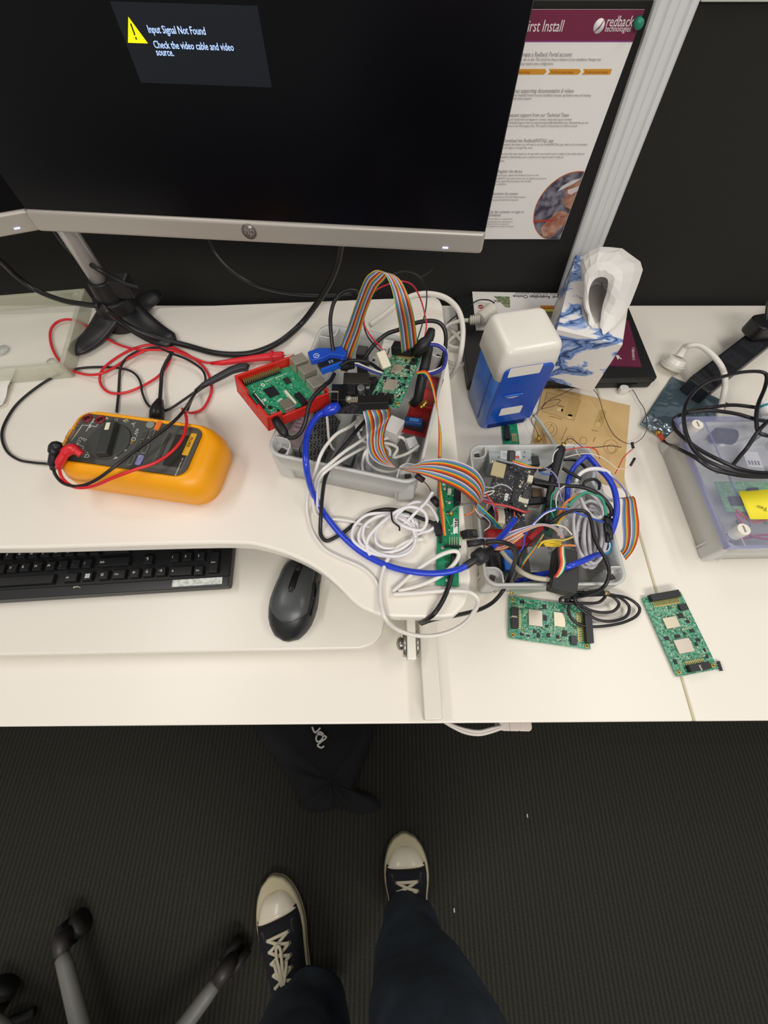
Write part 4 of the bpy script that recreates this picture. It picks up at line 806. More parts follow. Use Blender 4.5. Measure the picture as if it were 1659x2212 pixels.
bd = f.off(-.010); z6 = Zm(500, 700, 6.38); X = lambda x, y, z=0: bd.xy(*z6(x, y), z)
x0, x1, y0, y1 = .0045, W-.006, .005, D-.0045
b = MB(); b.prism(rrect(x0, x1, y0, y1, .003), -.0016, 0, bd.M); b.obj('board', m('0a8254', .35, var='3da37c', vs=260), t)
wx = x1-x0; wy = y1-y0
def pb(name, u0, u1, v0, v1, z, mat, bev=.0004, z0=0, parent=None): return MB().box(x0+u0*wx, x0+u1*wx, y0+v0*wy, y0+v1*wy, z0, z, bd.M).obj(name, mat, parent or t, bevel=bev)
hp = pb('gpio_header', .03, .66, .90, .985, .0022, CHIP); pm = MB()
for i in range(20):
    for j in (0, 1): x = x0+(.04+.0318*i)*wx; y = y0+(.918+.042*j)*wy; pm.box(x-.0003, x+.0003, y-.0003, y+.0003, .002, .0085, bd.M)
pm.obj('gold_pins', m('cdbb77', .35, .6), hp)
pb('processor', .22, .40, .42, .66, .0014, m('1e1e22', .4)); pb('chip', .60, .70, .58, .74, .0012, m('2a2a2e', .4)); pb('ribbon_slot', .02, .06, .25, .62, .004, m('26262a', .4)); pb('slot_latch', .055, .068, .27, .60, .0045, m('e3e0d4', .45))
pb('camera_slot', .47, .51, .06, .42, .004, m('e4dfca', .45)); hd = pb('video_socket', .27, .43, -.03, .20, .0062, m('a8a190', .34, .65)); pb('video_socket_rim', .265, .435, -.035, -.02, .0064, SILV)
pb('audio_jack', .56, .66, -.02, .25, .005, CHIP); pb('power_socket', .06, .14, -.02, .09, .0026, m('b9b5a8', .35, .6)); pb('chip', .10, .16, .18, .26, .001, CHIP); pb('chip', .18, .22, .06, .12, .001, CHIP)
for v0, v1 in ((.76, .99), (.46, .69)):
    us = pb('usb_port', .86, 1.09, v0, v1, .0145, m('bdb6a6', .34, .6), .0008); pb('usb_port_rim', 1.088, 1.10, v0-.012, v1+.012, .0150, m('d5d0c4', .3, .7), .0003)
    pb('usb_tongue', 1.0, 1.095, v0+.03, v1-.03, .0115, m('c8382a', .4), 0, .0025)
pb('network_port', .84, 1.09, .10, .37, .0125, m('c2bbac', .34, .6), .0008)
SK = m('dfeee4', .5)
x, y = X(435, 840); b = MB()
for i in range(8): a = R(45*i); b.ball((x+.0016*math.cos(a), y+.0022*math.sin(a), .0001), .0009, .0009, .0003, n=8, M=bd.M)
b.obj('berry_emblem', SK, t)
x, y = X(430, 1080); text('marking', 'CE', .005, SK, MT(bd, x, y, .0002, 8), t, bold=.0002)
x, y = X(640, 1075); text('marking', 'HDMI', .003, SK, MT(bd, x, y, .0002, 10), t, bold=.0002)
x, y = X(470, 800); text('marking', 'Raspberry Pi 3 Model B V1.2', .0026, SK, MT(bd, x, y, .0002, 0), t)
b = MB(); b.box(x0+.66*wx, x0+.665*wx, y0+.5*wy, y0+.56*wy, 0, .0002, bd.M); b.obj('silkscreen', SK, t)
g = bd; gg = Fr.__new__(Fr); gg.M = bd.M @ Matrix.Translation((x0, y0, 0)); gg.w = wx; gg.h = wy; gg.I = gg.M.inverted()
smd(t, gg, 110, 21, area_=(.06, .76, .05, .86), s=.0007)
fpi = gg
# usb sticks and leads plugged into it
t = thing('usb_cable', 'blue-bodied cable plug with a round white emblem in the upper USB port', 'usb cable')
A = fpi.M @ Vector((wx*1.04, wy*.78, .008)); q = Fr(at(668, 785, .962), at(712, 766, .962), at(660, 765, .962))
U = lambda x, y, z: q.M @ Vector((x, y, z))
P = [q.xy(*p) for p in ((672, 784), (665, 765), (690, 756), (712, 757), (738, 752), (750, 768), (745, 775), (715, 770), (700, 778))]
b = MB(); b.prism(rpoly(P, .002, 3), -.004, .004, q.M); b.obj('plug_body', m('1b4fc4', .3, coat=.3), t, bevel=.001)
x, y = q.xy(683.5, 768.5, .004); b = MB(); b.torus((x, y, .0042), .0034, .0003, n=24, k=6, M=q.M)
for a in (90, 210, 330): b.tube([q.M @ Vector((x, y, .0043)), q.M @ Vector((x+.0033*math.cos(R(a)), y+.0033*math.sin(R(a)), .0043))], .0003, 5)
b.obj('emblem', m('e8eef8', .4), t)
b = MB(); b.tube(cr(path([(735, 756, .962), (745, 763, .962), (739, 778, .958), (730, 790, .94), (715, 800, .935)])), .003, 10); b.obj('strap', m('1b3f9c', .35), t)
t = thing('usb_cable', 'black plug with a bright blue edge in the lower USB port', 'usb cable')
q = Fr(at(694, 803, .955), at(742, 786, .955), at(686, 786, .955)); b = MB(); b.box(0, q.w, .001, q.h, -.003, .005, q.M); b.obj('plug_body', m('151518', .4), t, bevel=.001)
b = MB(); b.box(0, q.w, -.0015, .001, -.004, .0045, q.M); b.obj('blue_edge', m('1f62d8', .25, coat=.4), t, bevel=.0006)
text('plug_marking', 'SS', .006, m('8fa8d8', .5), MT(q, .012, .003, .0051), t, sx=1.2)
b = MB(); b.tube(cr(path([(738, 790, .955), (752, 790, .952), (762, 788, .95)])), [.006]*6+[.005]*7, 12); b.obj('strain_relief', m('151518', .4), t)
# ------------------------------------------------------------------ black add-on board with the network jack
t = thing('add_on_board', 'black add-on board with a network jack in the raised grey box', 'circuit board')
q = Fr(at(712, 892, .925), at(803, 893, .925), at(748, 815, .928)); W, D = q.w, q.h; z7 = Zm(690, 700, 5.53); Y = lambda x, y, z=0: q.xy(*z7(x, y), z)
b = MB(); b.prism(rpoly([q.xy(*p) for p in ((713, 892), (800, 893), (832, 845), (812, 814), (752, 813), (735, 838), (712, 862))], .001, 2), -.0016, 0, q.M); b.obj('board', PK, t)
def yb(name, x0_, y0_, x1_, y1_, z, mat, bev=.0005, z0=0):
    a, c = Y(x0_, y1_), Y(x1_, y0_); return MB().box(min(a[0], c[0]), max(a[0], c[0]), min(a[1], c[1]), max(a[1], c[1]), z0, z, q.M).obj(name, mat, t, bevel=bev)
jk = yb('network_jack', 150, 800, 330, 985, .013, m('131315', .35)); yb('jack_rim', 120, 880, 240, 897, .0134, m('aaa18e', .35, .6), .0003, 0); yb('jack_rim', 228, 885, 242, 1005, .0134, m('aaa18e', .35, .6), .0003, 0); yb('relay', 290, 640, 600, 770, .009, m('37342f', .35)); yb('module', 280, 760, 440, 860, .007, CHIP)
x, y = Y(500, 812); b = MB(); b.cyl((x, y, 0), (x, y, .009), .0048, n=24, M=q.M); b.obj('capacitor', m('b9bcc0', .25, .8), t, bevel=.0006)
yb('capacitor', 555, 740, 600, 780, .004, m('cfcabc', .4)); yb('edge_strip', 320, 918, 520, 932, .0008, m('b5aa8c', .4, .4), 0)
for i in range(5): yb('solder_pad', 365+20*i, 875, 375+20*i, 912, .0008, m('e3e0d4', .4), 0)
x, y = Y(342, 885); MB().cyl((x, y, 0), (x, y, .0006), .004, n=16, M=q.M).obj('solder_pad', m('d0cdc2', .4), t)
gq = q; smd(t, q, 40, 31, area_=(.45, .95, .2, .9), s=.0008)
fh = q
# ------------------------------------------------------------------ contents of the raised grey box
zc = Zm(560, 860, 4.147)
def perf():
    t_ = bpy.data.materials.new('perforated_steel'); t_.use_nodes = True; n = t_.node_tree.nodes; L = t_.node_tree.links; b = n['Principled BSDF']
    b.inputs['Metallic'].default_value = .5; b.inputs['Roughness'].default_value = .4
    tc = n.new('ShaderNodeTexCoord'); v = n.new('ShaderNodeTexVoronoi'); v.inputs['Scale'].default_value = 260; v.inputs['Randomness'].default_value = .15; L.new(tc.outputs['Object'], v.inputs['Vector'])
    r = n.new('ShaderNodeValToRGB'); r.color_ramp.elements[0].color = hx('0e0e10'); r.color_ramp.elements[1].color = hx('77797a'); r.color_ramp.elements[0].position = .36; r.color_ramp.elements[1].position = .42
    L.new(v.outputs['Distance'], r.inputs[0]); L.new(r.outputs[0], b.inputs['Base Color']); return t_
t = thing('power_supply', 'perforated steel power supply under the red case in the raised box', 'power supply')
q = Fr(at(607, 962, .908), at(646, 971, .908), at(637, 881, .908)); Wp = q.w*.98; Dp = .080
b = MB(); b.box(0, Wp, 0, Dp, -.043, 0, q.M); b.obj('body', m('a4a4a2', .4, .5), t, bevel=.001)
b = MB(); b.add([(Wp+.0004, -.001, 0), (Wp+.024, -.003, -.037), (Wp+.024, Dp, -.037), (Wp+.0004, Dp, 0), (Wp+.0004, -.001, -.04), (Wp+.0004, Dp, -.04)], [(0, 1, 2, 3), (4, 1, 0), (3, 2, 5)], 0, q.M); b.obj('perforated_side', perf(), t, solid=.0008)
b = MB(); b.box(.004, Wp-.002, .025, Dp-.01, 0, .0004, q.M); lb = b.obj('rating_label', m('b5a7ae', .5, var='a08f9a', vs=240), t)
for i in range(7): MB().box(.006, Wp-.006-.003*(i % 3), .030+.006*i, .0312+.006*i, .0004, .0006, q.M).obj('label_line', m('6f5f6c', .6), lb)
b = MB(); b.cyl((.006, .008, 0), (.006, .008, .0012), .0022, n=14, M=q.M); b.obj('screw', m('6d6d6f', .35, .7), t)
# divider rail and grey channel
t = thing('mounting_rail', 'grey mounting bracket standing in the middle of the raised box', 'bracket')
q = Fr(at(742, 1010, .875), at(700, 1000, .875), at(765, 905, .875)); b = MB(); b.box(-.002, .002, 0, q.h, -.008, .026, q.M); b.box(-.01, .01, 0, q.h, -.010, -.007, q.M); b.obj('rail', m('7e8082', .45, .3), t, bevel=.0006)
for (lab_, pts, zt, th, c, nm, cat, ex) in (
    ('white-grey relay module with a red printed label at the back of the raised box', ((818, 768), (868, 776), (826, 731)), .938, .05, 'e6e4dc', 'relay_module', 'relay', 'relay'),
    ('grey relay socket in front of the white relay module', ((793, 808), (838, 815), (806, 768)), .905, .03, 'bdbdb8', 'relay_socket', 'relay', 'dots'),
    ('small black relay beside the folded rainbow ribbon in the raised box', ((768, 765), (790, 768), (770, 744)), .925, .04, '1a1a1d', 'small_relay', 'relay', ''),
    ('dark red circuit card in the far corner of the raised box', ((866, 932), (918, 945), (905, 806)), .893, .0016, '8c1a1c', 'circuit_card', 'circuit board', 'red'),
    ('blue port block at the foot of the dark red card', ((874, 911), (911, 916), (876, 898)), .905, .012, '1a3c78', 'port_block', 'connector', 'port'),
    ('white charger block lying under the hanging rainbow ribbon', ((826, 925), (856, 938), (838, 892)), .905, .028, 'dcdad6', 'charger', 'charger', ''),
    ('small white plug at the raised box wall', ((884, 968), (906, 962), (880, 945)), .893, .014, 'd6d5d8', 'white_plug', 'plug', ''),
    ('white network plug tucked under the black add-on board', ((766, 918), (782, 920), (764, 896)), .91, .012, 'e2dfd8', 'network_plug', 'plug', ''),
    ('translucent grey clip on the floor of the raised box', ((760, 1012), (800, 1020), (766, 975)), .872, .006, '9b9fa2', 'plastic_clip', 'clip', '')):
    t = thing(nm, lab_, cat); q = fr(*[(p[0], p[1], zt) for p in pts])
    MB().box(0, q.w, 0, q.h, -th, 0, q.M).obj('body', m(c, .42), t, bevel=.0012 if th > .005 else .0003)
    if ex == 'relay':
        MB().box(q.w*.50, q.w*.78, q.h*.40, q.h*.85, 0, .0003, q.M).obj('red_label', m('d8503c', .5), t); text('marking', 'relay', .005, m('55524c', .5), MT(q, q.w*.22, q.h*.1, .0003, 90), t); text('marking', 'switch', .0045, m('55524c', .5), MT(q, q.w*.40, q.h*.12, .0003, 90), t)
    if ex == 'dots':
        for i in range(3): MB().cyl((q.w*.12, q.h*(.2+.28*i), 0), (q.w*.12, q.h*(.2+.28*i), .0004), .002, M=q.M).obj('screw_hole', m('33322f', .5), t)
    if ex == 'port': MB().box(q.w*.25, q.w*.8, q.h*.25, q.h*.75, 0, .0004, q.M).obj('port_mark', m('3f78b8', .5), t)
    if ex == 'red':
        MB().box(.006, .03, .045, .075, 0, .005, q.M).obj('red_cover', m('b8231f', .35), t, bevel=.001); MB().box(.002, q.w-.004, .006, .02, 0, .006, q.M).obj('socket', CHIP, t)
# antennas in the raised box
RUB = m('18191b', .5)
def antenna(label, pts, rs, base=None):
    t = thing('antenna', label, 'antenna'); b = MB(); b.tube(path(pts), rs, 14); b.obj('mast', RUB, t)
    if base: b = MB(); b.cyl(at(*base[0]), at(*base[1]), .0038, n=12); b.obj('connector', GOLD, t)
    return t
a1 = antenna('black rubber antenna with a gold socket leaning over the red card', [(893, 872, .905), (903, 862, .915), (910, 825, .93), (918, 790, .945), (926, 752, .955), (928, 742, .957)], [.0058, .0065, .0066, .0062, .0058, .004], ((884, 874, .903), (893, 871, .905)))
b = MB(); b.cyl(at(912, 878, .903), at(921, 868, .905), .004, n=8); b.cyl(at(907, 880, .903), at(913, 877, .903), .0028, n=8); b.obj('brass_nut', GOLD, a1)
a2 = antenna('black rubber antenna with a hinged elbow at the corner of the raised box', [(900, 765, .955), (906, 752, .965), (918, 742, .97), (926, 733, .972), (930, 722, .975), (932, 712, .977)], [.006, .0075, .008, .0062, .0056, .0045])
# ------------------------------------------------------------------ contents of the desk box
z6b = Zm(1000, 900, 3.95)
t = thing('power_supply', 'pale steel power supply with a small label at the back of the desk box', 'power supply')
q = fr((1058, 1001, .768), (1152, 1003, .768), (1060, 967, .768)); b = MB(); b.box(0, q.w, 0, q.h, -.04, 0, q.M); b.obj('body', m('aeb6b8', .38, .35), t, bevel=.001)
MB().box(0, q.w, q.h-.006, q.h-.0045, 0, .0006, q.M).obj('fold', m('c8cfd0', .35, .3), t)
x0, x1, y0, y1 = q.rect([(1083, 991), (1124, 975)]); lb = MB().box(x0, x1, y0, y1, 0, .0003, q.M).obj('rating_label', m('d9dbe0', .5), t)
MB().box(x1-.010, x1-.003, y0+.001, y0+.006, .0003, .0005, q.M).obj('red_print', m('d0604e', .5), lb)
for i in range(3): MB().box(x0+.002, x0+.014, y0+.003+i*.003, y0+.004+i*.003, .0003, .0005, q.M).obj('label_line', m('8f949c', .5), lb)
for px, py in ((1077, 988), (1132, 987), (1133, 977), (1143, 994)): u = q.xy(px, py); MB().cyl((*u, 0), (*u, .0006), .0015, n=10, M=q.M).obj('screw', m('7a8082', .4, .5), t)
t = thing('controller_board', 'black controller board with a gold shield in the desk box', 'circuit board')
f = fr((1051, 1084, .786), (1138, 1108, .786), (1061, 991, .786)); z8 = Zm(1000, 920, 6.9125); W, D = f.w, f.h
b = MB(); b.box(0, W, 0, D, -.0016, 0, f.M); b.obj('board', PK, t)
def cb(name, x0_, y0_, x1_, y1_, z, mat, bev=.0004, par=None):
    a, c = f.xy(*z8(x0_, y1_)), f.xy(*z8(x1_, y0_)); return MB().box(min(a[0], c[0]), max(a[0], c[0]), min(a[1], c[1]), max(a[1], c[1]), 0, z, f.M).obj(name, mat, par or t, bevel=bev)
cb('shield_can', 405, 590, 645, 740, .003, m('c3b88e', .4, .4)); cb('chip', 770, 705, 860, 790, .001, m('25262a', .4)); cb('module', 875, 985, 985, 1080, .004, m('3a3c40', .5)); cb('white_label', 612, 1020, 682, 1112, .0006, m('d6d8da', .5), 0)
cb('white_socket', 945, 770, 1040, 850, .005, m('d8d0bc', .45)); cb('chip', 435, 800, 480, 850, .001, CHIP); cb('chip', 750, 820, 830, 940, .0012, CHIP); cb('coil', 705, 940, 800, 1160, .003, m('2b2c30', .4)); cb('connector_strip', 820, 1100, 980, 1130, .002, m('cfc9b4', .45)); cb('component', 340, 1150, 380, 1240, .002, m('d0c8a8', .45))
for p in ((850, 905), (440, 525), (990, 685), (935, 1195)): x, y = f.xy(*z8(*p)); MB().cyl((x, y, 0), (x, y, .0012), .0024, n=14, M=f.M).obj('screw', m('d8d2bc', .3, .6), t)
smd(t, f, 150, 41, cols=('c9c8c0', '77787a', 'b9b08a'), s=.0009)
t = thing('breakout_board', 'small black breakout board under the blue cable end in the desk box', 'circuit board')
q = fr((1095, 1141, .775), (1137, 1141, .775), (1100, 1098, .775)); MB().box(0, q.w, 0, q.h, -.0016, 0, q.M).obj('board', PK, t); smd(t, q, 30, 44, cols=('c9c8c0', 'd8d4c4'), s=.0008)
x, y = q.xy(1131, 1111); MB().cyl((x, y, 0), (x, y, .001), .0034, n=16, M=q.M).obj('screw', SILV, t)
t = thing('relay', 'cream relay block in the desk box', 'relay'); q = fr((1072, 1128, .775), (1091, 1131, .775), (1073, 1096, .775)); MB().box(0, q.w, 0, q.h, -.014, 0, q.M).obj('body', m('ded5c4', .45), t, bevel=.0008)
for (lab_, pts, zt, th, c, nm, cat) in (
    ('black board beside the cream relay in the desk box', ((1040, 1120), (1062, 1135), (1036, 1072)), .770, .0016, '202226', 'relay_board', 'circuit board'),
    ('red plastic case of the buried board in the desk box', ((1056, 1180), (1152, 1180), (1058, 1142)), .752, .022, '9c161a', 'red_case', 'case'),
    ('red upright card edge in the desk box', ((1140, 1160), (1151, 1170), (1138, 1105)), .762, .03, 'b31d22', 'red_card', 'circuit board'),
    ('dark green board standing behind the long antenna in the desk box', ((1160, 1150), (1192, 1160), (1180, 1075)), .750, .0016, '0d4a3a', 'green_card', 'circuit board'),
    ('black relay on the back wall of the desk box', ((1152, 1004), (1167, 1004), (1153, 984)), .772, .03, '2a282c', 'black_relay', 'relay'),
    ('bright blue block at the front of the desk box', ((1092, 1230), (1112, 1230), (1094, 1187)), .752, .02, '1f66c4', 'blue_block', 'connector'),
    ('black block in the front corner of the desk box', ((1064, 1250), (1092, 1250), (1066, 1192)), .745, .02, '151519', 'black_block', 'connector'),
    ('grey steel module between the yellow wires and the black charger', ((1146, 1232), (1193, 1232), (1158, 1180)), .757, .03, '8c8e8c', 'steel_module', 'module'),
    ('clear-topped relay with a brown cover beside the controller board', ((1145, 1078), (1178, 1080), (1148, 1052)), .772, .03, 'a39a8c', 'brown_relay', 'relay'),
    ('black usb plug reaching across to the long antenna', ((1151, 1042), (1196, 1053), (1153, 1031)), .792, .008, '17171a', 'usb_plug', 'plug'),
    ('second black plug below the brown relay in the desk box', ((1142, 1088), (1186, 1084), (1143, 1076)), .780, .008, '121215', 'usb_plug', 'plug')):
    t = thing(nm, lab_, cat); q = fr(*[(p[0], p[1], zt) for p in pts]); MB().box(0, q.w, 0, q.h, -th, 0, q.M).obj('body', m(c, .4), t, bevel=.0008 if th > .003 else .0002)
    if nm == 'brown_relay': MB().box(q.w*.1, q.w*.8, q.h*.1, q.h*.8, 0, .004, q.M).obj('cover', m('5d4a3c', .3), t, bevel=.001)
    if nm == 'steel_module': MB().box(0, q.w, -.003, 0, -.01, .001, q.M).obj('edge', m('b4b6b2', .35, .4), t)
t = thing('charger', 'black mains charger hooked over the front wall of the desk box', 'charger')
q = fr((1190, 1268, .801), (1247, 1283, .801), (1213, 1182, .801)); b = MB(); b.prism(rpoly([(0, 0), (q.w, 0), (q.w+.001, .02), (q.w-.004, q.h), (.002, q.h), (.001, .02)], .003, 3), -.021, 0, q.M); b.obj('body', m('17171a', .42), t, bevel=.0015)
b = MB(); b.box(.001, q.w, .022, .0226, 0, .0002, q.M); b.obj('seam', m('2c2c30', .4), t)
a3 = antenna('long black antenna lying across the desk box with a gold tip', [(1183, 1093, .785), (1187, 1070, .789), (1198, 1020, .794), (1207, 985, .797), (1212, 970, .798), (1215, 967, .798)], [.0042, .0052, .0062, .0070, .0070, .0050], ((1215, 966, .798), (1218, 958, .799)))
t = thing('antenna', 'dark antenna base standing in the green corner of the desk box', 'antenna'); b = MB(); b.cyl(at(1176, 1150, .742), at(1184, 1092, .778), .006, .0045, n=14); b.obj('mast', RUB, t)
t = thing('plastic_wrap', 'crumpled clear plastic wrap under the white cable bundle in the desk box', 'plastic wrap')
crumple('wrap', t, bil(at(1200, 1160, .752), at(1262, 1165, .748), at(1262, 1050, .752), at(1218, 1050, .752)), 24, 24, m('b9b6b8', .25, coat=.4), .006, 9.3, freq=70)
# ribbon plug on the platform side and the socket in the desk box
t = thing('ribbon_plug', 'black ribbon cable plug resting between the platform edge and the desk box', 'connector')
q = Fr(at(1013, 1161, .872), at(1034, 1161, .86), at(1014, 1143, .872)); b = MB(); b.box(0, q.w, 0, q.h, -.012, 0, q.M); b.obj('body', m('231f22', .45), t, bevel=.0008)
b = MB(); b.box(q.w*.45, q.w*.9, q.h*.2, q.h*.8, 0, .0004, q.M); b.obj('window', m('4a4648', .4), t)
t = thing('ribbon_plug', 'black ribbon plug standing on the controller board in the desk box', 'connector')
q = Fr(at(1099, 997, .796), at(1112, 997, .796), at(1104, 974, .806)); b = MB(); b.box(0, q.w, 0, q.h, -.012, .002, q.M); b.obj('body', m('141416', .45), t, bevel=.0008)
# ------------------------------------------------------------------ ribbon cables
RC10 = ['a8482c', 'd8452a', 'ee7d1e', 'f6bb1e', '259a80', '4a8ac0', '8a86bd', 'a9a5bb', 'f0ece8', '54403c']
def ribbon(name, label, Lp, Rp, n, start=0, cols=None, seg=7, group='rainbow ribbon cables', top=True, rev=False):
    A = cr([at(*p) for p in Lp], seg); B = cr([at(*p) for p in Rp], seg); cols = cols or RC10; b = MB()
    for i in range(n):
        u = (i+.5)/n; pts = [a.lerp(c, u) for a, c in zip(A, B)]; k = (start+(-i if rev else i)) % len(cols)
        w_ = [(a-c).length/n*.54 for a, c in zip(A, B)]; w_ = [max(x, .00022) for x in w_]
        b.tube(pts, w_, 6, mi=k)
    o = b.obj(name, [m(c, .42) for c in cols], None)
    if top: tag(o, label, 'ribbon cable', group)
    return o
# loop from the leaning board up over and down into the box (outer orange edge first)
ribbon('ribbon_cable', 'rainbow ribbon cable arching high from the leaning board back into the raised box',
    [(868, 762, .965), (863, 715, 1.01), (855, 668, 1.055), (846, 625, 1.072), (832, 593, 1.082), (815, 584, 1.085), (800, 590, 1.082), (786, 607, 1.072), (768, 655, 1.04), (751, 704, 1.0), (735, 745, .965), (722, 790, .93)],
    [(902, 746, .965), (897, 700, 1.01), (889, 660, 1.055), (877, 626, 1.07), (862, 602, 1.078), (842, 592, 1.08), (829, 606, 1.074), (812, 626, 1.062), (793, 670, 1.03), (778, 720, .995), (762, 765, .96), (750, 805, .925)], 22, 3, rev=False, group='rainbow ribbon cables')
ribbon('ribbon_cable', 'rainbow ribbon cable hanging from the leaning board and fanning out to the desk box',
    [(784, 889, .962), (790, 915, .95), (792, 940, .925), (794, 968, .925), (802, 988, .928), (820, 1002, .932), (848, 1009, .932), (880, 1010, .93), (915, 996, .925), (958, 991, .92), (1002, 1001, .905), (1030, 1018, .885), (1044, 1040, .865), (1047, 1062, .845), (1040, 1085, .82)],
    [(831, 868, .967), (843, 882, .962), (844, 895, .932), (834, 922, .928), (829, 950, .928), (836, 982, .93), (850, 1004, .934), (876, 1017, .934), (910, 1025, .93), (952, 1041, .922), (992, 1060, .90), (1015, 1078, .88), (1026, 1088, .86), (1029, 1090, .845), (1026, 1096, .82)], 30, 8, rev=True)
ribbon('ribbon_cable', 'broad rainbow ribbon cable curving out over the outer wall of the desk box',
    [(1338, 1076, .785), (1345, 1080, .79), (1344, 1105, .792), (1344, 1130, .79), (1346, 1155, .785), (1345, 1180, .775), (1340, 1190, .765)],
    [(1368, 1072, .792), (1373, 1080, .80), (1378, 1110, .80), (1381, 1135, .797), (1378, 1165, .79), (1368, 1190, .775), (1352, 1210, .762)], 18, 7, rev=True)
NR = ['c8372a', 'd8502a', 'e8872c', 'f2c02c', '2a8a5c']
ribbon('ribbon_cable', 'narrow ribbon of red, orange and yellow wires running down to the long green board',
    [(900, 803, .962), (922, 801, .966), (935, 828, .965), (944, 870, .955), (947, 930, .93), (946, 1000, .91), (947, 1050, .90), (950, 1100, .885), (955, 1140, .875), (957, 1158, .87)],
    [(900, 809, .962), (918, 809, .966), (931, 832, .965), (940, 872, .955), (953, 930, .93), (953, 1000, .91), (954, 1050, .90), (961, 1100, .885), (963, 1140, .875), (965, 1156, .87)], 5, 0, cols=NR)
ribbon('ribbon_cable', 'short rainbow ribbon leading from the black plug across the controller board',
    [(1106, 1000, .797), (1125, 1008, .80), (1150, 1012, .80), (1172, 1012, .80)], [(1108, 993, .799), (1126, 998, .802), (1150, 1007, .802), (1173, 1009, .801)], 6, 0, cols=['8f86c2', 'ecebe8', 'c8372a', 'e8701c', 'f2c02c', '1f9a6c'])
cs = ['ecebe8', '8f86c2', '8a8aa0', 'e5e3e0', 'd88a5c', 'c86a3c', 'ecebe8', 'd98436', '9a5a3a', 'ecebe8']
ribbon('ribbon_cable', 'flat pale ribbon arching from the black plug over the red case into the desk box',
    [(1030, 1161, .855), (1055, 1162, .845), (1080, 1160, .835), (1100, 1149, .83), (1130, 1139, .828), (1165, 1131, .826), (1190, 1134, .82), (1208, 1144, .81), (1218, 1160, .80), (1221, 1180, .79), (1216, 1198, .78)],
    [(1032, 1168, .855), (1058, 1172, .845), (1085, 1173, .835), (1105, 1166, .83), (1132, 1150, .826), (1165, 1137, .824), (1187, 1139, .818), (1203, 1149, .808), (1212, 1164, .798), (1215, 1182, .788), (1211, 1198, .778)], 7, 0, cols=cs)
ribbon('ribbon_cable', 'pale striped ribbon sweeping back from under the network cable sleeve',
    [(1045, 1178, .80), (1062, 1181, .81), (1085, 1180, .82), (1105, 1168, .825), (1128, 1152, .825)], [(1050, 1184, .80), (1066, 1189, .81), (1090, 1188, .82), (1112, 1174, .825), (1134, 1156, .825)], 6, 3, cols=cs)
ribbon('ribbon_cable', 'teal and yellow ribbon strip slanting from the fanned ribbon to the red case',
    [(1022, 1087, .83), (1040, 1103, .825), (1060, 1124, .815), (1078, 1144, .80)], [(1028, 1084, .83), (1048, 1102, .825), (1068, 1121, .815), (1084, 1138, .80)], 5, 0, cols=['2a86b4', '3a7cc0', '1f9a86', '2aa08a', 'e8c82c'])
ribbon('ribbon_cable', 'thin rainbow ribbon dropping to the front corner of the desk box',
    [(1172, 1152, .80), (1160, 1170, .795), (1145, 1190, .785), (1130, 1210, .775), (1118, 1232, .76), (1108, 1254, .745)], [(1176, 1154, .80), (1164, 1174, .795), (1149, 1195, .785), (1134, 1216, .775), (1123, 1236, .76), (1113, 1256, .745)], 6, 0, cols=['1f5a46', '2aa06a', '2a7cc0', 'e8a02c', 'e0b838', 'e8882c'])
# ------------------------------------------------------------------ loose cables
BLUC = m('1f3fc8', .28, coat=.3)
t = thing('network_cable', 'long bright blue network cable sweeping from the add-on board to the desk box', 'network cable')
b = MB(); b.tube(cr(path([(722, 884, .932), (700, 890, .93), (684, 902, .93), (669, 925, .931), (661, 955, .932), (661, 1000, .934), (669, 1045, .905), (686, 1085, .875), (712, 1125, .866), (748, 1166, .865), (795, 1202, .865), (850, 1226, .866), (905, 1237, .868), (950, 1238, .87), (985, 1232, .872), (1008, 1222, .872)]), 7), .0038, 12); b.obj('cable', BLUC, t)
b = MB(); b.tube(path([(731, 876, .934), (722, 882, .934), (708, 888, .931), (696, 894, .928)]), [.0055, .0072, .0064, .0042], 14); b.obj('boot', BLUC, t)
b = MB(); b.cyl(at(1005, 1223, .872), at(1062, 1185, .862), .0044, n=14); b.obj('black_sleeve', m('1d1d22', .45), t)
b = MB(); b.cyl(at(1028, 1208, .867), at(1044, 1197, .865), .0092, .0098, n=10); b.obj('ferrite', m('242429', .5), t)
b = MB(); b.tube(cr(path([(1060, 1186, .862), (1078, 1165, .852), (1095, 1145, .838), (1112, 1122, .822)])), .0042, 12); b.obj('cable', BLUC, t)
b = MB(); b.cyl(at(1112, 1122, .822), at(1111, 1106, .815), .0011, n=8); b.obj('orange_core', m('e2602c', .4), t)
cable('network_cable', [(1225, 1085, .765), (1226, 1060, .77), (1229, 1035, .775), (1240, 1010, .785), (1256, 993, .79), (1267, 985, .792), (1278, 993, .794), (1292, 1010, .797), (1310, 1028, .80), (1324, 1050, .80), (1331, 1078, .80), (1332, 1108, .797), (1326, 1135, .79), (1317, 1158, .78), (1310, 1168, .76)], .0042, BLUC, 'blue network cable bent to a point at the back of the desk box', 'network cable')
cable('network_cable', [(1130, 1254, .748), (1160, 1243, .755), (1190, 1236, .775), (1222, 1226, .806), (1255, 1213, .806), (1280, 1202, .795), (1296, 1197, .785)], .0042, BLUC, 'blue network cable crossing over the black charger in the desk box', 'network cable')
cable('network_cable', [(1112, 1254, .74), (1135, 1253, .738), (1158, 1250, .738)], .004, BLUC, 'short blue cable along the front floor of the desk box', 'network cable')
cable('blue_wire', [(1308, 1164, .775), (1314, 1170, .772), (1318, 1182, .768), (1312, 1193, .765), (1302, 1197, .765)], .0028, m('2a86b8', .3), 'short teal-blue wire curling under the cable tie in the desk box')
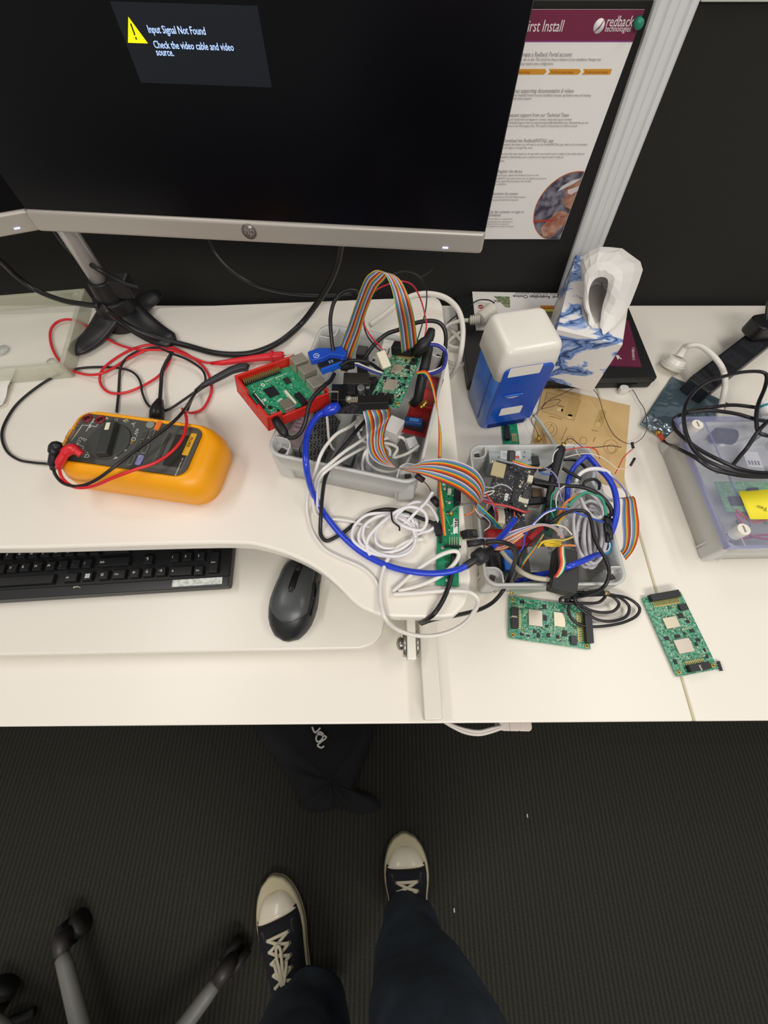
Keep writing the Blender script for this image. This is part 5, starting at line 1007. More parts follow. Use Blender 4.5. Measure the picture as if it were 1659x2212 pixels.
cable('white_wire', [(1315, 1170, .776), (1317, 1178, .774), (1314, 1188, .77), (1304, 1193, .769)], .0009, WCAB, 'thin white wire beside the teal-blue curl')
# monitor and platform cables
cable('monitor_cable', [(742, 505, 1.0), (735, 542, .975), (728, 572, .955), (712, 610, .93), (685, 655, .90), (650, 700, .868), (605, 738), (555, 760, .865), (510, 766), (460, 762), (405, 747), (350, 733, .872), (300, 716, .885), (258, 692, .905), (235, 674, .925), (222, 662, .93)], .0043, BCAB, 'thick black cable sagging from the large monitor to the stand foot', 'cable', 'monitor cables', n=10)
cable('monitor_cable', [(-40, 535, 1.0), (0, 563, .975), (40, 600, .945), (85, 630, .925), (135, 649, .92), (180, 657, .92), (212, 661, .925)], .0036, BCAB, 'black cable coming in at the frame edge to the stand foot', 'cable', 'monitor cables', n=10)
cable('monitor_cable', [(112, 488, 1.0), (140, 528, .975), (172, 556, .962), (210, 580, .955), (245, 600, .94), (275, 615, .928), (300, 622, .92)], .0036, BCAB, 'black cable crossing in front of the chrome pole', 'cable', 'monitor cables', n=10)
cable('monitor_cable', [(446, 495, 1.0), (462, 540, .975), (485, 570, .96), (515, 595, .945), (552, 615, .93), (595, 628, .905), (640, 635, .885), (700, 638, .87), (760, 634, .866)], .0028, BCAB, 'thinner black cable hanging behind the platform from the large monitor', 'cable', 'monitor cables', n=10)
cable('thin_cable', [(960, 545, .96), (940, 575, .94), (922, 592, .93), (905, 600, .925)], .001, BCAB, 'very thin black cable against the partition below the large monitor', 'cable')
# cables in and around the raised box
cable('usb_lead', [(735, 785, .955), (727, 775, .958), (720, 758, .965), (715, 720, .98), (714, 685, .992), (722, 652, 1.0), (738, 632, 1.004), (760, 625, 1.005), (777, 632, 1.003), (784, 655, 1.0), (780, 682, .99), (768, 710, .975), (750, 737, .96), (738, 750, .95), (728, 765, .935)], .0024, BCAB, 'black lead looping up over the back wall of the raised box')
cable('usb_lead', [(736, 790, .962), (752, 781, .962), (775, 779, .96), (800, 785, .955), (822, 800, .94), (835, 806, .93)], .0022, BCAB, 'short black lead from the lower USB plug toward the leaning board')
cable('usb_lead', [(775, 790, .92), (790, 770, .93), (808, 745, .94), (835, 722, .95), (862, 712, .955), (890, 700, .958), (925, 693, .96), (950, 698, .958), (962, 718, .95), (962, 750, .935), (955, 780, .92), (945, 800, .90)], .0026, BCAB, 'black lead arching along the back corner of the raised box')
t = thing('power_lead', 'black micro-USB power lead plugged into the front of the red-cased board', 'power lead')
b = MB(); b.tube(path([(595, 905, .945), (602, 918, .943), (613, 934, .94), (619, 943, .938)]), [.005, .0058, .0055, .0032], 12); b.obj('plug', m('151518', .45), t)
b = MB(); b.tube(cr(path([(617, 940, .938), (627, 946, .938), (640, 943, .94), (652, 930, .945), (660, 910, .952), (664, 890, .958), (670, 868, .962), (685, 848, .965), (702, 832, .965), (714, 822, .96), (722, 808, .955)])), .0024, 10); b.obj('lead', BCAB, t)
cable('black_cable', [(792, 906, .925), (775, 925, .93), (755, 950, .932), (730, 980, .932), (712, 1010, .93), (702, 1035, .92), (697, 1065, .90), (694, 1100, .88), (692, 1140, .865), (694, 1158, .863), (705, 1168), (722, 1162), (745, 1148), (770, 1128), (800, 1108, .864), (835, 1100, .866), (870, 1105, .867), (905, 1118, .867), (940, 1132, .867), (955, 1138, .868)], .0024, BCAB, 'black cable dropping over the front wall of the raised box and kinking on the platform')
WC = WCAB
cable('white_cable', [(776, 906, .905), (755, 922, .925), (728, 937, .932), (705, 962, .934), (692, 985, .934), (683, 1012, .925), (672, 1040, .90), (664, 1075, .875), (664, 1110, .864), (675, 1150, .863), (700, 1185), (735, 1205), (775, 1222), (800, 1240), (815, 1262), (818, 1275)], .0021, WC, 'white cable running from the raised box around the inside of the blue cable', 'cable', 'white cables')
cable('white_cable', [(800, 935, .905), (775, 955, .92), (745, 975, .93), (715, 1000, .934), (693, 1020, .93), (680, 1045, .90), (676, 1080, .88), (682, 1110, .866), (700, 1122, .864), (730, 1122), (765, 1128), (800, 1140)], .0021, WC, 'white cable hanging off the box wall straight toward the coil', 'cable', 'white cables')
cable('white_cable', [(805, 958, .895), (780, 970, .91), (745, 990, .928), (712, 1012, .934), (695, 1028, .93), (687, 1050, .90), (686, 1090, .875), (695, 1112, .865), (712, 1120, .864)], .0019, WC, 'white cable lying closest along the front wall of the raised box', 'cable', 'white cables')
cable('white_cable', [(706, 895, .92), (708, 920, .905), (710, 945, .89), (715, 962, .88), (722, 972, .872)], .0018, WC, 'white cable standing beside the perforated supply', 'cable', 'white cables')
cable('white_cable', [(772, 930, .90), (780, 948, .895), (800, 958, .89), (840, 946, .888), (868, 945, .888), (884, 965, .888), (886, 985, .886), (872, 1008, .884), (845, 1020, .882), (815, 1015, .882), (796, 1000, .882), (793, 980, .882), (800, 962, .884), (822, 958, .886), (840, 970, .886), (843, 985, .884)], .0022, WC, 'white cable coiled on the floor of the raised box', 'cable', 'white cables')
cable('white_cable', [(784, 1018, .872), (783, 1000, .876), (790, 975, .884), (808, 962, .89), (835, 958, .893), (858, 968, .893), (850, 988, .892), (880, 980, .893), (905, 962, .895)], .0021, WC, 'white cable leading to the small plug at the raised box wall', 'cable', 'white cables')
RW = m('c9263a', .4)
cable('red_wire', [(838, 770, .97), (822, 750, .975), (800, 725, .99), (787, 700, 1.0), (786, 670, 1.01), (795, 645, 1.02), (815, 625, 1.025), (845, 612, 1.03), (872, 608, 1.03), (893, 618, 1.02), (908, 645, 1.005), (918, 680, .99), (921, 705, .98), (917, 730, .972)], .0009, RW, 'thin red wire looping over the high rainbow ribbon')
cable('black_wire', [(838, 771, .968), (815, 752, .972), (795, 728, .985), (786, 700, .998), (790, 665, 1.01), (808, 632, 1.02), (835, 602, 1.035), (862, 588, 1.04), (888, 588, 1.035), (908, 600, 1.02), (921, 625, 1.005), (920, 665, .99), (912, 700, .98), (903, 730, .972), (897, 750, .965)], .0008, BCAB, 'thin black wire looping over the high rainbow ribbon')
t = thing('wire_connector', 'cream two-pin wire connector beside the leaning board', 'connector'); q = Fr(at(823, 789, .965), at(832, 797, .965), at(818, 772, .972)); b = MB(); b.box(0, .011, 0, .02, -.006, 0, (Fr(at(828, 797, .965), at(838, 793, .965), at(818, 774, .972))).M); b.obj('body', m('ddd6be', .45), t, bevel=.0008)
for dx, c, lb in ((0, WCAB, 'white'), (5, m('26308c', .4), 'dark blue')):
    cable('twisted_wire', [(756, 790+dx, .95), (768, 784+dx, .952), (785, 790+dx, .95), (805, 798+dx, .948), (828, 806+dx, .945)], .0012, c, lb+' wire running from the lower USB plug to the leaning board', 'wire')
    cable('twisted_wire', [(928, 740+dx, .972), (945, 741+dx, .972), (960, 752+dx, .968), (965-dx*.3, 772, .96), (958, 790+dx*.6, .955), (940, 800+dx, .955), (915, 806+dx, .96)], .0014 if dx == 0 else .0022, c, lb+' wire curling out over the corner of the raised box', 'wire')
cable('dark_wire', [(935, 835, .95), (942, 850, .94), (940, 866, .93), (930, 876, .915), (918, 874, .908)], .0007, m('4a2426', .5), 'thin dark wire at the brass nut of the antenna', 'wire')
# white mains cable and tangle behind the platform corner
cable('mains_cable', [(800, 702, .90), (830, 680, .90), (862, 655, .905), (895, 638, .905), (930, 635, .90), (965, 645, .89), (990, 670, .875), (1000, 710, .86), (996, 760, .84), (985, 795, .80), (972, 815, .75)], .0042, m('e4e0d6', .4), 'thick white mains cable arching over the platform corner', n=10)
cable('mains_cable', [(1012, 692, .765), (990, 694, .76), (965, 705, .752), (955, 725, .74), (968, 745, .735), (990, 752, .73), (1010, 748, .73)], .0040, m('ddd9cf', .4), 'white mains cable leading into the ribbed plug', n=10)
cable('mains_cable', [(955, 760, .73), (972, 735, .735), (995, 718, .74), (1015, 708, .742), (1030, 712, .74)], .0038, m('d6d2c8', .4), 'white cable bent behind the fridge', n=10)
cable('mains_cable', [(950, 700, .735), (972, 712, .74), (995, 735, .738), (1008, 760, .732), (1006, 782, .73), (990, 790, .73), (968, 782, .73)], .0038, m('d0ccc2', .4), 'greyish white cable curled on the desk between platform and fridge', n=10)
t = thing('mains_plug', 'white ribbed mains plug behind the blue fridge', 'plug'); c0, c1, c2 = at(1014, 692, .765), at(1036, 690, .768), at(1062, 672, .77)
b = MB(); b.cyl(c0, c1, .0062, .0085, n=16)
for i in range(5): p = c0.lerp(c1, .1+.2*i); d = (c1-c0).normalized(); b.cyl(p, p+d*.0022, .0092, n=16)
b.obj('strain_relief', m('e2ddd0', .4), t); b = MB(); b.cyl(c1, c2, .0125, .0165, n=20); b.obj('plug_body', m('e2ddd0', .4), t, bevel=.001)
cable('thin_cable', [(958, 708, .745), (975, 690, .75), (1000, 672, .752), (1030, 650, .755), (1055, 648, .76), (1068, 655, .762)], .0012, BCAB, 'thin black cable passing over the leaflet corner')
t = thing('cardboard_sleeve', 'white card wedged behind the platform corner', 'card'); q = fr((962, 700, .7225), (1008, 700, .7225), (965, 664, .7225)); MB().box(0, q.w, 0, q.h, -.002, 0, q.M).obj('card', m('dcdad4', .5), t)
# white coil with a twist tie on the platform
def loop(c, rx, ry, rot, z, a0=0, a1=360, n=14, wob=0, seed=0):
    rnd = random.Random(seed); out = []
    for i in range(n+1):
        a = R(a0+(a1-a0)*i/n); x, y = rx*math.cos(a), ry*math.sin(a); k = R(rot); w_ = rnd.uniform(-wob, wob)
        out.append((c[0]+(x*math.cos(k)-y*math.sin(k))*(1+w_), c[1]+(x*math.sin(k)+y*math.cos(k))*(1+w_), z+.0006*i/n*6))
    return out
WC2 = m('e8e6ea', .35)
P = [(935, 1062, .90), (920, 1085, .885), (900, 1105, .875), (870, 1135, .87)]+loop((855, 1148), 48, 34, -25, .864, -40, 320, 12, .03, 1)+loop((838, 1152), 64, 40, -12, .866, -30, 330, 14, .03, 2)+loop((830, 1155), 70, 46, 5, .867, -20, 340, 14, .03, 3)+loop((842, 1158), 58, 44, 15, .869, -20, 345, 14, .03, 4)
cable('coiled_cable', P, .0021, WC2, 'white cable wound into a flat coil with a black twist tie', seg=5)
cable('white_cable', [(800, 1200, .868), (792, 1180, .87), (800, 1155, .874), (830, 1125, .878), (862, 1102, .88), (890, 1095, .88), (915, 1105, .878), (922, 1125, .875), (910, 1145, .873), (880, 1140, .875), (855, 1125, .878), (862, 1108, .88), (895, 1085, .878), (925, 1090, .875), (940, 1110, .872), (945, 1130, .87), (930, 1145, .868), (912, 1150, .867), (900, 1155, .867)], .0021, WC2, 'loose upper loop of white cable lying over the flat coil', 'cable', 'white cables')
cable('twist_tie', [(845, 1105, .884), (847, 1122, .886), (852, 1130, .886), (862, 1138, .882), (863, 1146, .876)], .0011, BCAB, 'black twist tie around the white coil', 'tie')
P = [(915, 1165, .866), (880, 1170, .866), (850, 1190, .866), (830, 1225, .866), (822, 1262, .866), (823, 1300, .868), (832, 1335, .868), (855, 1358, .845), (890, 1371, .83), (930, 1374, .82), (970, 1365, .82), (1005, 1345, .83), (1028, 1315, .85), (1032, 1295, .866), (1020, 1282, .87), (1000, 1277, .868), (950, 1277, .866), (900, 1281, .865), (848, 1284, .865)]
cable('white_cable', P, .0026, m('e6e1da', .38), 'white cable making the big loop over the front corner of the platform', 'cable', 'white cables', n=10)
cable('white_cable', [(848, 1278, .864), (870, 1258), (900, 1232, .866), (940, 1205, .872), (970, 1192, .876), (988, 1192, .876), (990, 1204, .872), (975, 1225, .87), (950, 1245, .867), (910, 1263, .865), (860, 1277, .864)], .0026, m('e6e1da', .38), 'white cable folded in a narrow loop across the long green board', 'cable', 'white cables', n=10)
cable('dark_wire', [(900, 1031, .93), (915, 1040, .925), (925, 1050, .91), (932, 1065, .895), (930, 1078, .885), (938, 1086, .88)], .0006, m('5a2424', .5), 'thin red and black wire between the little black plugs', 'wire')
t = thing('wire_plug', 'little black plug just under the fanned ribbon', 'connector'); b = MB(); b.cyl(at(899, 1027, .925), at(915, 1038, .92), .0035, n=6); b.obj('body', CHIP, t)
t = thing('wire_plug', 'little black plug at the end of the white cable beside the long green board', 'connector'); b = MB(); b.cyl(at(934, 1075, .884), at(948, 1092, .878), .0045, n=6); b.obj('body', CHIP, t)
t = thing('wire_plug', 'black plug lying on the edge of the long green board beside the coil', 'connector'); q = fr((942, 1155, .872), (958, 1152, .872), (940, 1140, .872)); MB().box(0, q.w, 0, .018, -.006, 0, q.M).obj('body', CHIP, t, bevel=.0005)
cable('black_cable', [(982, 1190, .868), (978, 1210, .868), (976, 1240, .868), (968, 1270, .868), (955, 1300, .87), (938, 1325, .868), (922, 1338, .855), (908, 1345, .835)], .0028, BCAB, 'black cable leaving the long green board over the platform front edge', n=10)
cable('black_cable', [(910, 1347, .82), (935, 1338, .83), (970, 1332, .82), (1005, 1325, .79), (1040, 1315, .76), (1068, 1298, .745), (1090, 1270, .75), (1105, 1235, .79), (1114, 1205, .84), (1112, 1185, .86), (1095, 1174, .872), (1070, 1170, .876), (1050, 1171, .877)], .0028, BCAB, 'black cable curving in front of the desk box up to the pin header', n=10)
t = thing('barrel_plug', 'black barrel plug beside the pin header of the long green board', 'connector'); b = MB(); b.cyl(at(1010, 1176, .877), at(1046, 1170, .877), .0036, n=12); b.cyl(at(1008, 1171, .877), at(1035, 1168, .88), .002, n=8); b.obj('body', CHIP, t)
for k, (c, lb, P) in enumerate((('2a9a5c', 'green', [(958, 1100, .89), (965, 1120, .885), (972, 1135, .88), (977, 1148, .873)]), ('e8902c', 'orange', [(1024, 1092, .845), (1021, 1105, .845), (1005, 1113, .85), (990, 1116, .86)]), ('8a8a8c', 'grey', [(1022, 1088, .85), (1005, 1089, .86), (985, 1096, .868), (972, 1108, .87)]),
        ('c8606a', 'rose', [(1026, 1096, .83), (1018, 1110, .84), (1000, 1112, .85), (984, 1108, .86)]), ('ecebe8', 'white', [(1024, 1094, .83), (1032, 1108, .82), (1048, 1117, .81), (1058, 1128, .80), (1057, 1138, .79), (1046, 1146, .79)]), ('9a6a64', 'brown', [(1028, 1104, .82), (1035, 1118, .81), (1048, 1126, .80), (1056, 1136, .79)]))):
    cable('jumper_wire', P, .0009, m(c, .4), lb+' jumper wire at the end of the fanned ribbon near the platform edge', 'wire')
# ------------------------------------------------------------------ wires inside the desk box
Q = lambda pts, z: [(1000+p[0]/3.95, 900+p[1]/3.95, p[2] if len(p) > 2 else z) for p in pts]
def wbox(nm, lab_, pts, r, c, z, rough=.4): cable(nm, Q(pts, z), r, m(c, rough) if isinstance(c, str) else c, lab_+' in the desk box', 'wire')
wbox('bundled_cable', 'grey-white cable bundle, outermost strand', [(1180, 760), (1080, 720), (960, 800), (945, 950), (975, 1100), (1030, 1200), (1110, 1210), (1165, 1130), (1190, 1000), (1185, 900), (1120, 820)], .0026, 'd3d0d6', .775)
random.seed(11)
P = []
for i, (cx_, rx_, ry_) in enumerate(((1070, 95, 215), (1090, 70, 235), (1050, 85, 225), (1110, 80, 200), (1130, 60, 240), (1085, 110, 250), (1120, 95, 225))):
    for k in range(12):
        a = R(-90+30*k); P.append((cx_+rx_*math.cos(a)+8*math.sin(i*3+k), 1035+ry_*math.sin(a)+25*math.sin(i), .748+.0045*i+.003*math.sin(a)))
cable('bundled_cable', Q(P, .76), .0027, m('cfccd2', .4), 'long grey-white cable bundled in upright loops in the desk box', 'cable', seg=4)
wbox('white_cable', 'white cable arching from the bundle to the outer wall', [(960, 580, .79), (990, 500, .80), (1060, 455, .805), (1150, 445, .806), (1230, 470, .80), (1290, 530, .79)], .0030, 'e8e6e8', .79)
wbox('white_cable', 'white cable coming down to the bundle from the bend', [(1120, 470, .79), (1110, 560, .785), (1170, 640, .78), (1240, 700, .775), (1290, 720, .78)], .0028, 'c9ccd0', .78)
wbox('white_cable', 'pale cable crossing the top of the bundle', [(960, 640), (1060, 640), (1140, 700), (1190, 780), (1205, 850)], .0025, 'e4e1e6', .79)
wbox('white_cable', 'pale cable slanting through the bundle', [(1000, 690), (1050, 790), (1120, 860), (1200, 850)], .0028, 'd5d2d6', .787)
wbox('grey_wire', 'light grey thin wire looping above the antenna', [(800, 780), (795, 700), (830, 620), (900, 580), (990, 575)], .0011, 'd6d3da', .80)
wbox('green_wire', 'green wire looping beside the antenna', [(800, 620), (760, 670), (750, 780), (770, 850), (790, 880)], .0011, '2aa07a', .80)
wbox('green_wire', 'green wire arching over the bundle to the tied plugs', [(900, 770), (960, 700), (1040, 650), (1120, 660), (1190, 710), (1215, 800), (1218, 840)], .0020, '34a07c', .802)
wbox('orange_wire', 'orange wire rising to the bundle', [(800, 870), (850, 790), (880, 730), (960, 680), (1020, 655)], .0018, 'e0823c', .80)
wbox('black_cable', 'black cable crossing behind the antenna', [(650, 460), (720, 440), (780, 400)], .0024, '151518', .79)
wbox('black_cable', 'black cable slanting toward the network cable', [(850, 440), (930, 490), (1010, 530)], .0024, '151518', .80)
wbox('black_cable', 'black cable bowing behind the network cable bend', [(860, 370), (940, 370), (1000, 395), (1050, 440)], .0023, '17171a', .775)
wbox('black_cable', 'thick black cable running from the antenna to the tied plugs', [(600, 560, .79), (760, 580, .795), (900, 590, .80), (1010, 600, .805), (1100, 630, .805), (1190, 690, .80), (1260, 780, .795), (1270, 850, .79)], .0030, '151518', .80)
wbox('black_cable', 'black cable with a small loop near the outer wall', [(1020, 600, .80), (1050, 550, .806), (1120, 535, .806), (1165, 570, .80), (1160, 620, .79)], .0022, '17171a', .80)
wbox('black_cable', 'long black cable coming out over the front wall', [(700, 960, .79), (760, 900, .80), (860, 830, .808), (960, 800, .81), (1050, 815, .81), (1090, 880, .81), (1110, 980, .81), (1150, 1100, .808), (1210, 1200, .805), (1245, 1300, .80), (1235, 1400, .795), (1180, 1470, .785), (1100, 1500, .765), (1000, 1520, .745)], .0026, '18181b', .80)
wbox('black_wire', 'thin black wire falling to the front corner', [(700, 960, .80), (600, 1050, .79), (530, 1130, .785), (480, 1210, .775), (465, 1300, .76)], .0012, '1c1c20', .79)
wbox('blue_wire', 'blue wire crossing from the red case to the tied plugs', [(460, 1170, .79), (510, 1120, .80), (530, 1010, .805), (600, 910, .81), (700, 820, .812), (800, 785, .812), (900, 800, .81), (1000, 830, .81), (1100, 870, .808), (1200, 900, .80)], .0014, '3050b8', .80)
wbox('white_wire', 'thin white wire beside the blue wire', [(600, 920), (700, 830), (790, 795)], .0009, 'e6e6ee', .813)
wbox('white_wire', 'thin white wire around the gold antenna tip', [(940, 245), (890, 240), (820, 270), (775, 320), (765, 390)], .0008, 'ece9e4', .802)
cable('white_wire', [(1220, 988, .80), (1245, 982, .802), (1272, 980, .803), (1300, 988, .80), (1320, 1002, .79), (1333, 1012, .78), (1350, 1012, .77), (1361, 1006, .765)], .0007, m('e6dcd2', .4), 'thin pale wire reaching out of the desk box to a loose black socket', 'wire')
cable('red_wire', [(1222, 972, .80), (1245, 968, .80), (1270, 966, .80), (1287, 972, .795), (1294, 985, .79), (1295, 990, .785)], .0009, m('d8363a', .4), 'red wire lying over the back corner of the desk box', 'wire')
cable('thin_wire', [(1219, 960, .80), (1224, 950, .805), (1236, 948, .805), (1248, 958, .80), (1262, 966, .795), (1290, 966, .785), (1318, 963, .775), (1342, 966, .77)], .0007, BRW, 'thin brown wire from the gold antenna tip out over the kraft sheet', 'wire')
cable('red_wire', [(1328, 1024, .76), (1337, 1008, .765), (1346, 990, .768), (1357, 978, .768), (1366, 971, .765)], .0008, m('d0343a', .4), 'red wire rising to the black socket beside the kraft sheet', 'wire')
for a, c, lb in (((1365, 955, .77), (1368, 969, .765), 'small black socket on the red wire beyond the kraft sheet'), ((1362, 1006, .765), (1371, 990, .768), 'small black socket on the pale wire beside the desk seam')):
    t = thing('wire_socket', lb, 'connector'); b = MB(); b.cyl(at(*a), at(*c), .0022, n=6); b.obj('body', CHIP, t)
YW_ = 'e2c020'
for i, P in enumerate(([(660, 1080), (700, 1060), (780, 1050), (850, 1055), (920, 1035), (940, 1025)], [(690, 1090), (740, 1075), (800, 1080), (840, 1095)], [(700, 1100), (760, 1105), (830, 1105)], [(640, 1120), (680, 1075), (760, 1065), (840, 1075)], [(690, 1085), (760, 1092), (835, 1088)])):
    wbox('yellow_wire', ('upper long', 'middle', 'lower short', 'curled', 'inner')[i]+' yellow wire bunched before the pale ribbon', P, .0012, YW_ if i else 'd8c05a', .80)
wbox('yellow_wire', 'twisted yellow wire near the bundle', [(800, 930), (830, 880), (860, 850), (850, 800), (820, 770)], .0016, 'e0b81c', .795)
wbox('orange_wire', 'orange wire twisted with the yellow near the bundle', [(790, 880), (820, 830), (850, 770), (870, 810), (840, 860)], .0018, 'e8902c', .80)
wbox('white_wire', 'cream wire ending at the bundle', [(700, 930), (800, 925), (870, 945), (910, 985), (930, 1010)], .0010, 'e9e2cc', .81)
wbox('orange_wire', 'orange wire lying over the bundle edge', [(840, 1105), (900, 1098), (960, 1102)], .0016, 'd98a4a', .80)
for i, (c, lb) in enumerate((('d8402c', 'red'), ('e88c3c', 'orange'), ('ece6dc', 'white'), ('2f9a6c', 'green'))):
    wbox(lb+'_wire', lb+' wire bending down over the black charger', [(830+10*i, 1110, .812), (828+12*i, 1180, .812), (836+12*i, 1250, .812), (815+12*i, 1320, .808), (780+8*i, 1370, .80)], .0013, c, .80)
wbox('grey_cable', 'stiff beige cable curving along the front wall', [(330, 1150, .76), (380, 1210, .765), (430, 1260, .77), (490, 1320, .782), (580, 1365, .786), (680, 1385, .788), (775, 1395, .788)], .0035, 'c4bda9', .77)
wbox('red_wire', 'flat red wire crossing the controller board', [(150, 700, .80), (230, 740, .802), (330, 755, .802), (430, 780, .80), (530, 815, .798), (560, 810, .795)], .0018, 'c84444', .80)
wbox('red_wire', 'red wire bending down to the red case', [(190, 650, .81), (240, 720, .806), (280, 780, .80), (295, 850, .79), (290, 900, .78)], .0014, 'c83c34', .80)
wbox('violet_wire', 'violet wire beside the red wire', [(160, 700, .81), (230, 720, .805), (270, 800, .80), (275, 880, .785)], .0009, '9a7cc0', .80)
wbox('white_wire', 'white wire folded on the controller board', [(135, 695, .812), (190, 650, .812), (265, 632, .806), (240, 660, .804), (180, 680, .804)], .0009, 'e9e4dc', .80)
wbox('grey_wire', 'grey wire arching over the controller board', [(190, 600, .80), (250, 605, .802), (310, 580, .804), (370, 590, .802), (420, 625, .80)], .0010, 'b4b6ba', .80)
wbox('violet_wire', 'violet wire running past the antenna', [(680, 430, .80), (760, 470, .802), (810, 540, .802), (825, 640, .80), (850, 740, .79)], .0012, '8f86b0', .80)
wbox('violet_wire', 'violet wire looping out to the broad ribbon', [(1220, 490, .80), (1290, 530, .80), (1350, 590, .80), (1390, 650, .80), (1400, 690, .79)], .0010, '7a70a8', .80)
wbox('grey_wire', 'thin grey wire looping out to the broad ribbon', [(1150, 440, .80), (1260, 480, .80), (1350, 570, .80), (1440, 690, .79)], .0008, 'b4b4b4', .80)
wbox('blue_wire', 'short blue wire beside the black usb plug', [(650, 470), (700, 490), (760, 490)], .0011, '2a5cb8', .80)
t = thing('wire_plugs', 'cluster of tied black wire plugs between the white bundle and the blue cable', 'connector')
for i, (x, y, x2, y2) in enumerate(((1200, 840, 1260, 850), (1205, 880, 1270, 885), (1225, 860, 1235, 930), (1245, 870, 1265, 940), (1215, 910, 1225, 990), (1240, 930, 1245, 1020), (1230, 1000, 1235, 1070), (1255, 950, 1260, 1050))):
    b = MB(); p, q_ = Q([(x, y), (x2, y2)], 0); b.cyl(at(p[0], p[1], .79+.002*(i % 3)), at(q_[0], q_[1], .79-.002*(i % 2)), .0034, n=6); b.obj('plug', CHIP, t)
# thin black cable coil on the desk in front of the box
t = thing('coiled_cable', 'coiled thin black cable with a gold plug tip over the green board', 'cable')
P = [(1262, 1278, .742), (1230, 1290, .742), (1212, 1292, .742), (1214, 1302, .74), (1250, 1303, .74), (1290, 1302, .738), (1305, 1292, .74), (1310, 1285, .741), (1325, 1290, .738), (1337, 1305, .735), (1325, 1320, .733), (1300, 1323, .732), (1275, 1318, .733), (1250, 1306, .736), (1225, 1295, .738), (1250, 1290, .74), (1290, 1283, .74), (1330, 1287, .737), (1358, 1308, .731), (1352, 1332, .730), (1320, 1342, .731), (1290, 1338, .731), (1262, 1322, .734), (1240, 1303, .736), (1222, 1298, .738), (1245, 1280, .742), (1300, 1284, .74), (1350, 1290, .733), (1380, 1310, .729), (1375, 1330, .728), (1345, 1345, .729), (1300, 1353, .73), (1262, 1352, .731), (1238, 1340, .733), (1228, 1320, .735), (1232, 1300, .738)]
b = MB(); b.tube(cr(path(P), 7), .0021, 10); b.obj('coil', m('1b1a1e', .35), t)
b = MB(); b.tube(path([(1255, 1285, .745), (1275, 1282, .746), (1303, 1281, .745)]), [.0028, .0048, .0048], 12); b.obj('plug', CHIP, t)
b = MB(); b.cyl(at(1303, 1281, .745), at(1315, 1281, .744), .0032, n=12); b.obj('plug_tip', m('a8906a', .3, .7), t)
b = MB(); b.tube(cr(path([(1236, 1276, .742), (1240, 1290, .747), (1246, 1306, .742)])), .0026, 8); b.obj('tie', BCAB, t)
t = thing('circuit_board', 'pale sheet of thin clear board film leaning on the desk box front', 'film')
q = Fr(at(1100, 1287, .728), at(1195, 1275, .728), at(1103, 1262, .765)); b = MB(); b.box(0, q.w, 0, q.h, -.0008, 0, q.M); b.obj('film', m('a9b8a4', .25, alpha=.55), t)
for x, y in ((1105, 1281),): u = q.xy(x, y); b = MB(); b.torus((u[0], u[1], .0002), .0026, .0008, M=q.M); b.obj('ring', GOLD, t)
for i in range(5): u = q.xy(1105+5*i, 1269); MB().cyl((*u, 0), (*u, .0004), .0007, n=8, M=q.M).obj('pad', m('e9ecd8', .4), t)
# ------------------------------------------------------------------ person: denim legs and canvas shoes
SK_ = m('b98a70', .6); DEN = m('303944', .9, bump=.35, bs=1400, var='3d4854', vs=18)
t = thing('person', 'person standing at the desk in baggy dark jeans and black canvas shoes', 'person')
def limb(name, rings, mat, n=28, folds=.004, seed=0, solid=0):
    rnd = random.Random(seed); ph = [rnd.uniform(0, 6) for _ in range(4)]; out = []
    C_ = cr([Vector((r_[0], r_[1], r_[2])) for r_ in rings], 5); S_ = cr([Vector((r_[3], r_[4], r_[5])) for r_ in rings], 5)
    for i, (c, s_) in enumerate(zip(C_, S_)):
        q = []
        for k in range(n):
            a = 2*math.pi*k/n; w_ = 1+folds/.08*(math.sin(3*a+ph[0]+i*.35)*.5+math.sin(5*a+ph[1]-i*.22)*.35+math.sin(2*a+i*.6+ph[2])*.3)*s_.z
            q.append((c.x+s_.x*w_*math.cos(a), c.y+s_.y*w_*math.sin(a), c.z+.010*math.sin(2*a+ph[3])*s_.z*(1 if i < 12 else .2)))
        out.append(q)
    b = MB(); b.loft(out); return b
# hidden body: one skinned surface from feet to waist
me = bpy.data.meshes.new('body'); V = [(-.015, -.53, .92), (-.015, -.54, 1.08), (.09, -.52, .88), (.085, -.455, .48), (.062, -.45, .12), (.062, -.44, .07), (-.12, -.53, .88), (-.16, -.50, .48), (-.165, -.545, .12), (-.17, -.54, .07)]
me.from_pydata(V, [(0, 1), (0, 2), (2, 3), (3, 4), (4, 5), (0, 6), (6, 7), (7, 8), (8, 9)], []); me.materials.append(SK_)
bd_ = bpy.data.objects.new('body', me); COL.objects.link(bd_); bd_.parent = t
sk = bd_.modifiers.new('skin', 'SKIN'); sb_ = bd_.modifiers.new('sub', 'SUBSURF'); sb_.levels = 1; sb_.render_levels = 1
for i, r_ in enumerate((.10, .11, .075, .048, .034, .028, .075, .048, .034, .028)): me.skin_vertices[0].data[i].radius = (r_, r_)
me.skin_vertices[0].data[0].use_root = True
tr = limb('leg', [(.056, -.420, .075, .058, .046, .7), (.058, -.432, .14, .070, .056, 1), (.064, -.45, .22, .083, .068, 1), (.078, -.458, .34, .100, .084, 1), (.086, -.46, .48, .108, .095, .8), (.085, -.50, .68, .105, .11, .5), (.075, -.53, .88, .11, .13, .2), (.05, -.54, 1.0, .12, .14, .1)], DEN, seed=1, folds=.010)
tr.obj('jeans_leg', DEN, t)
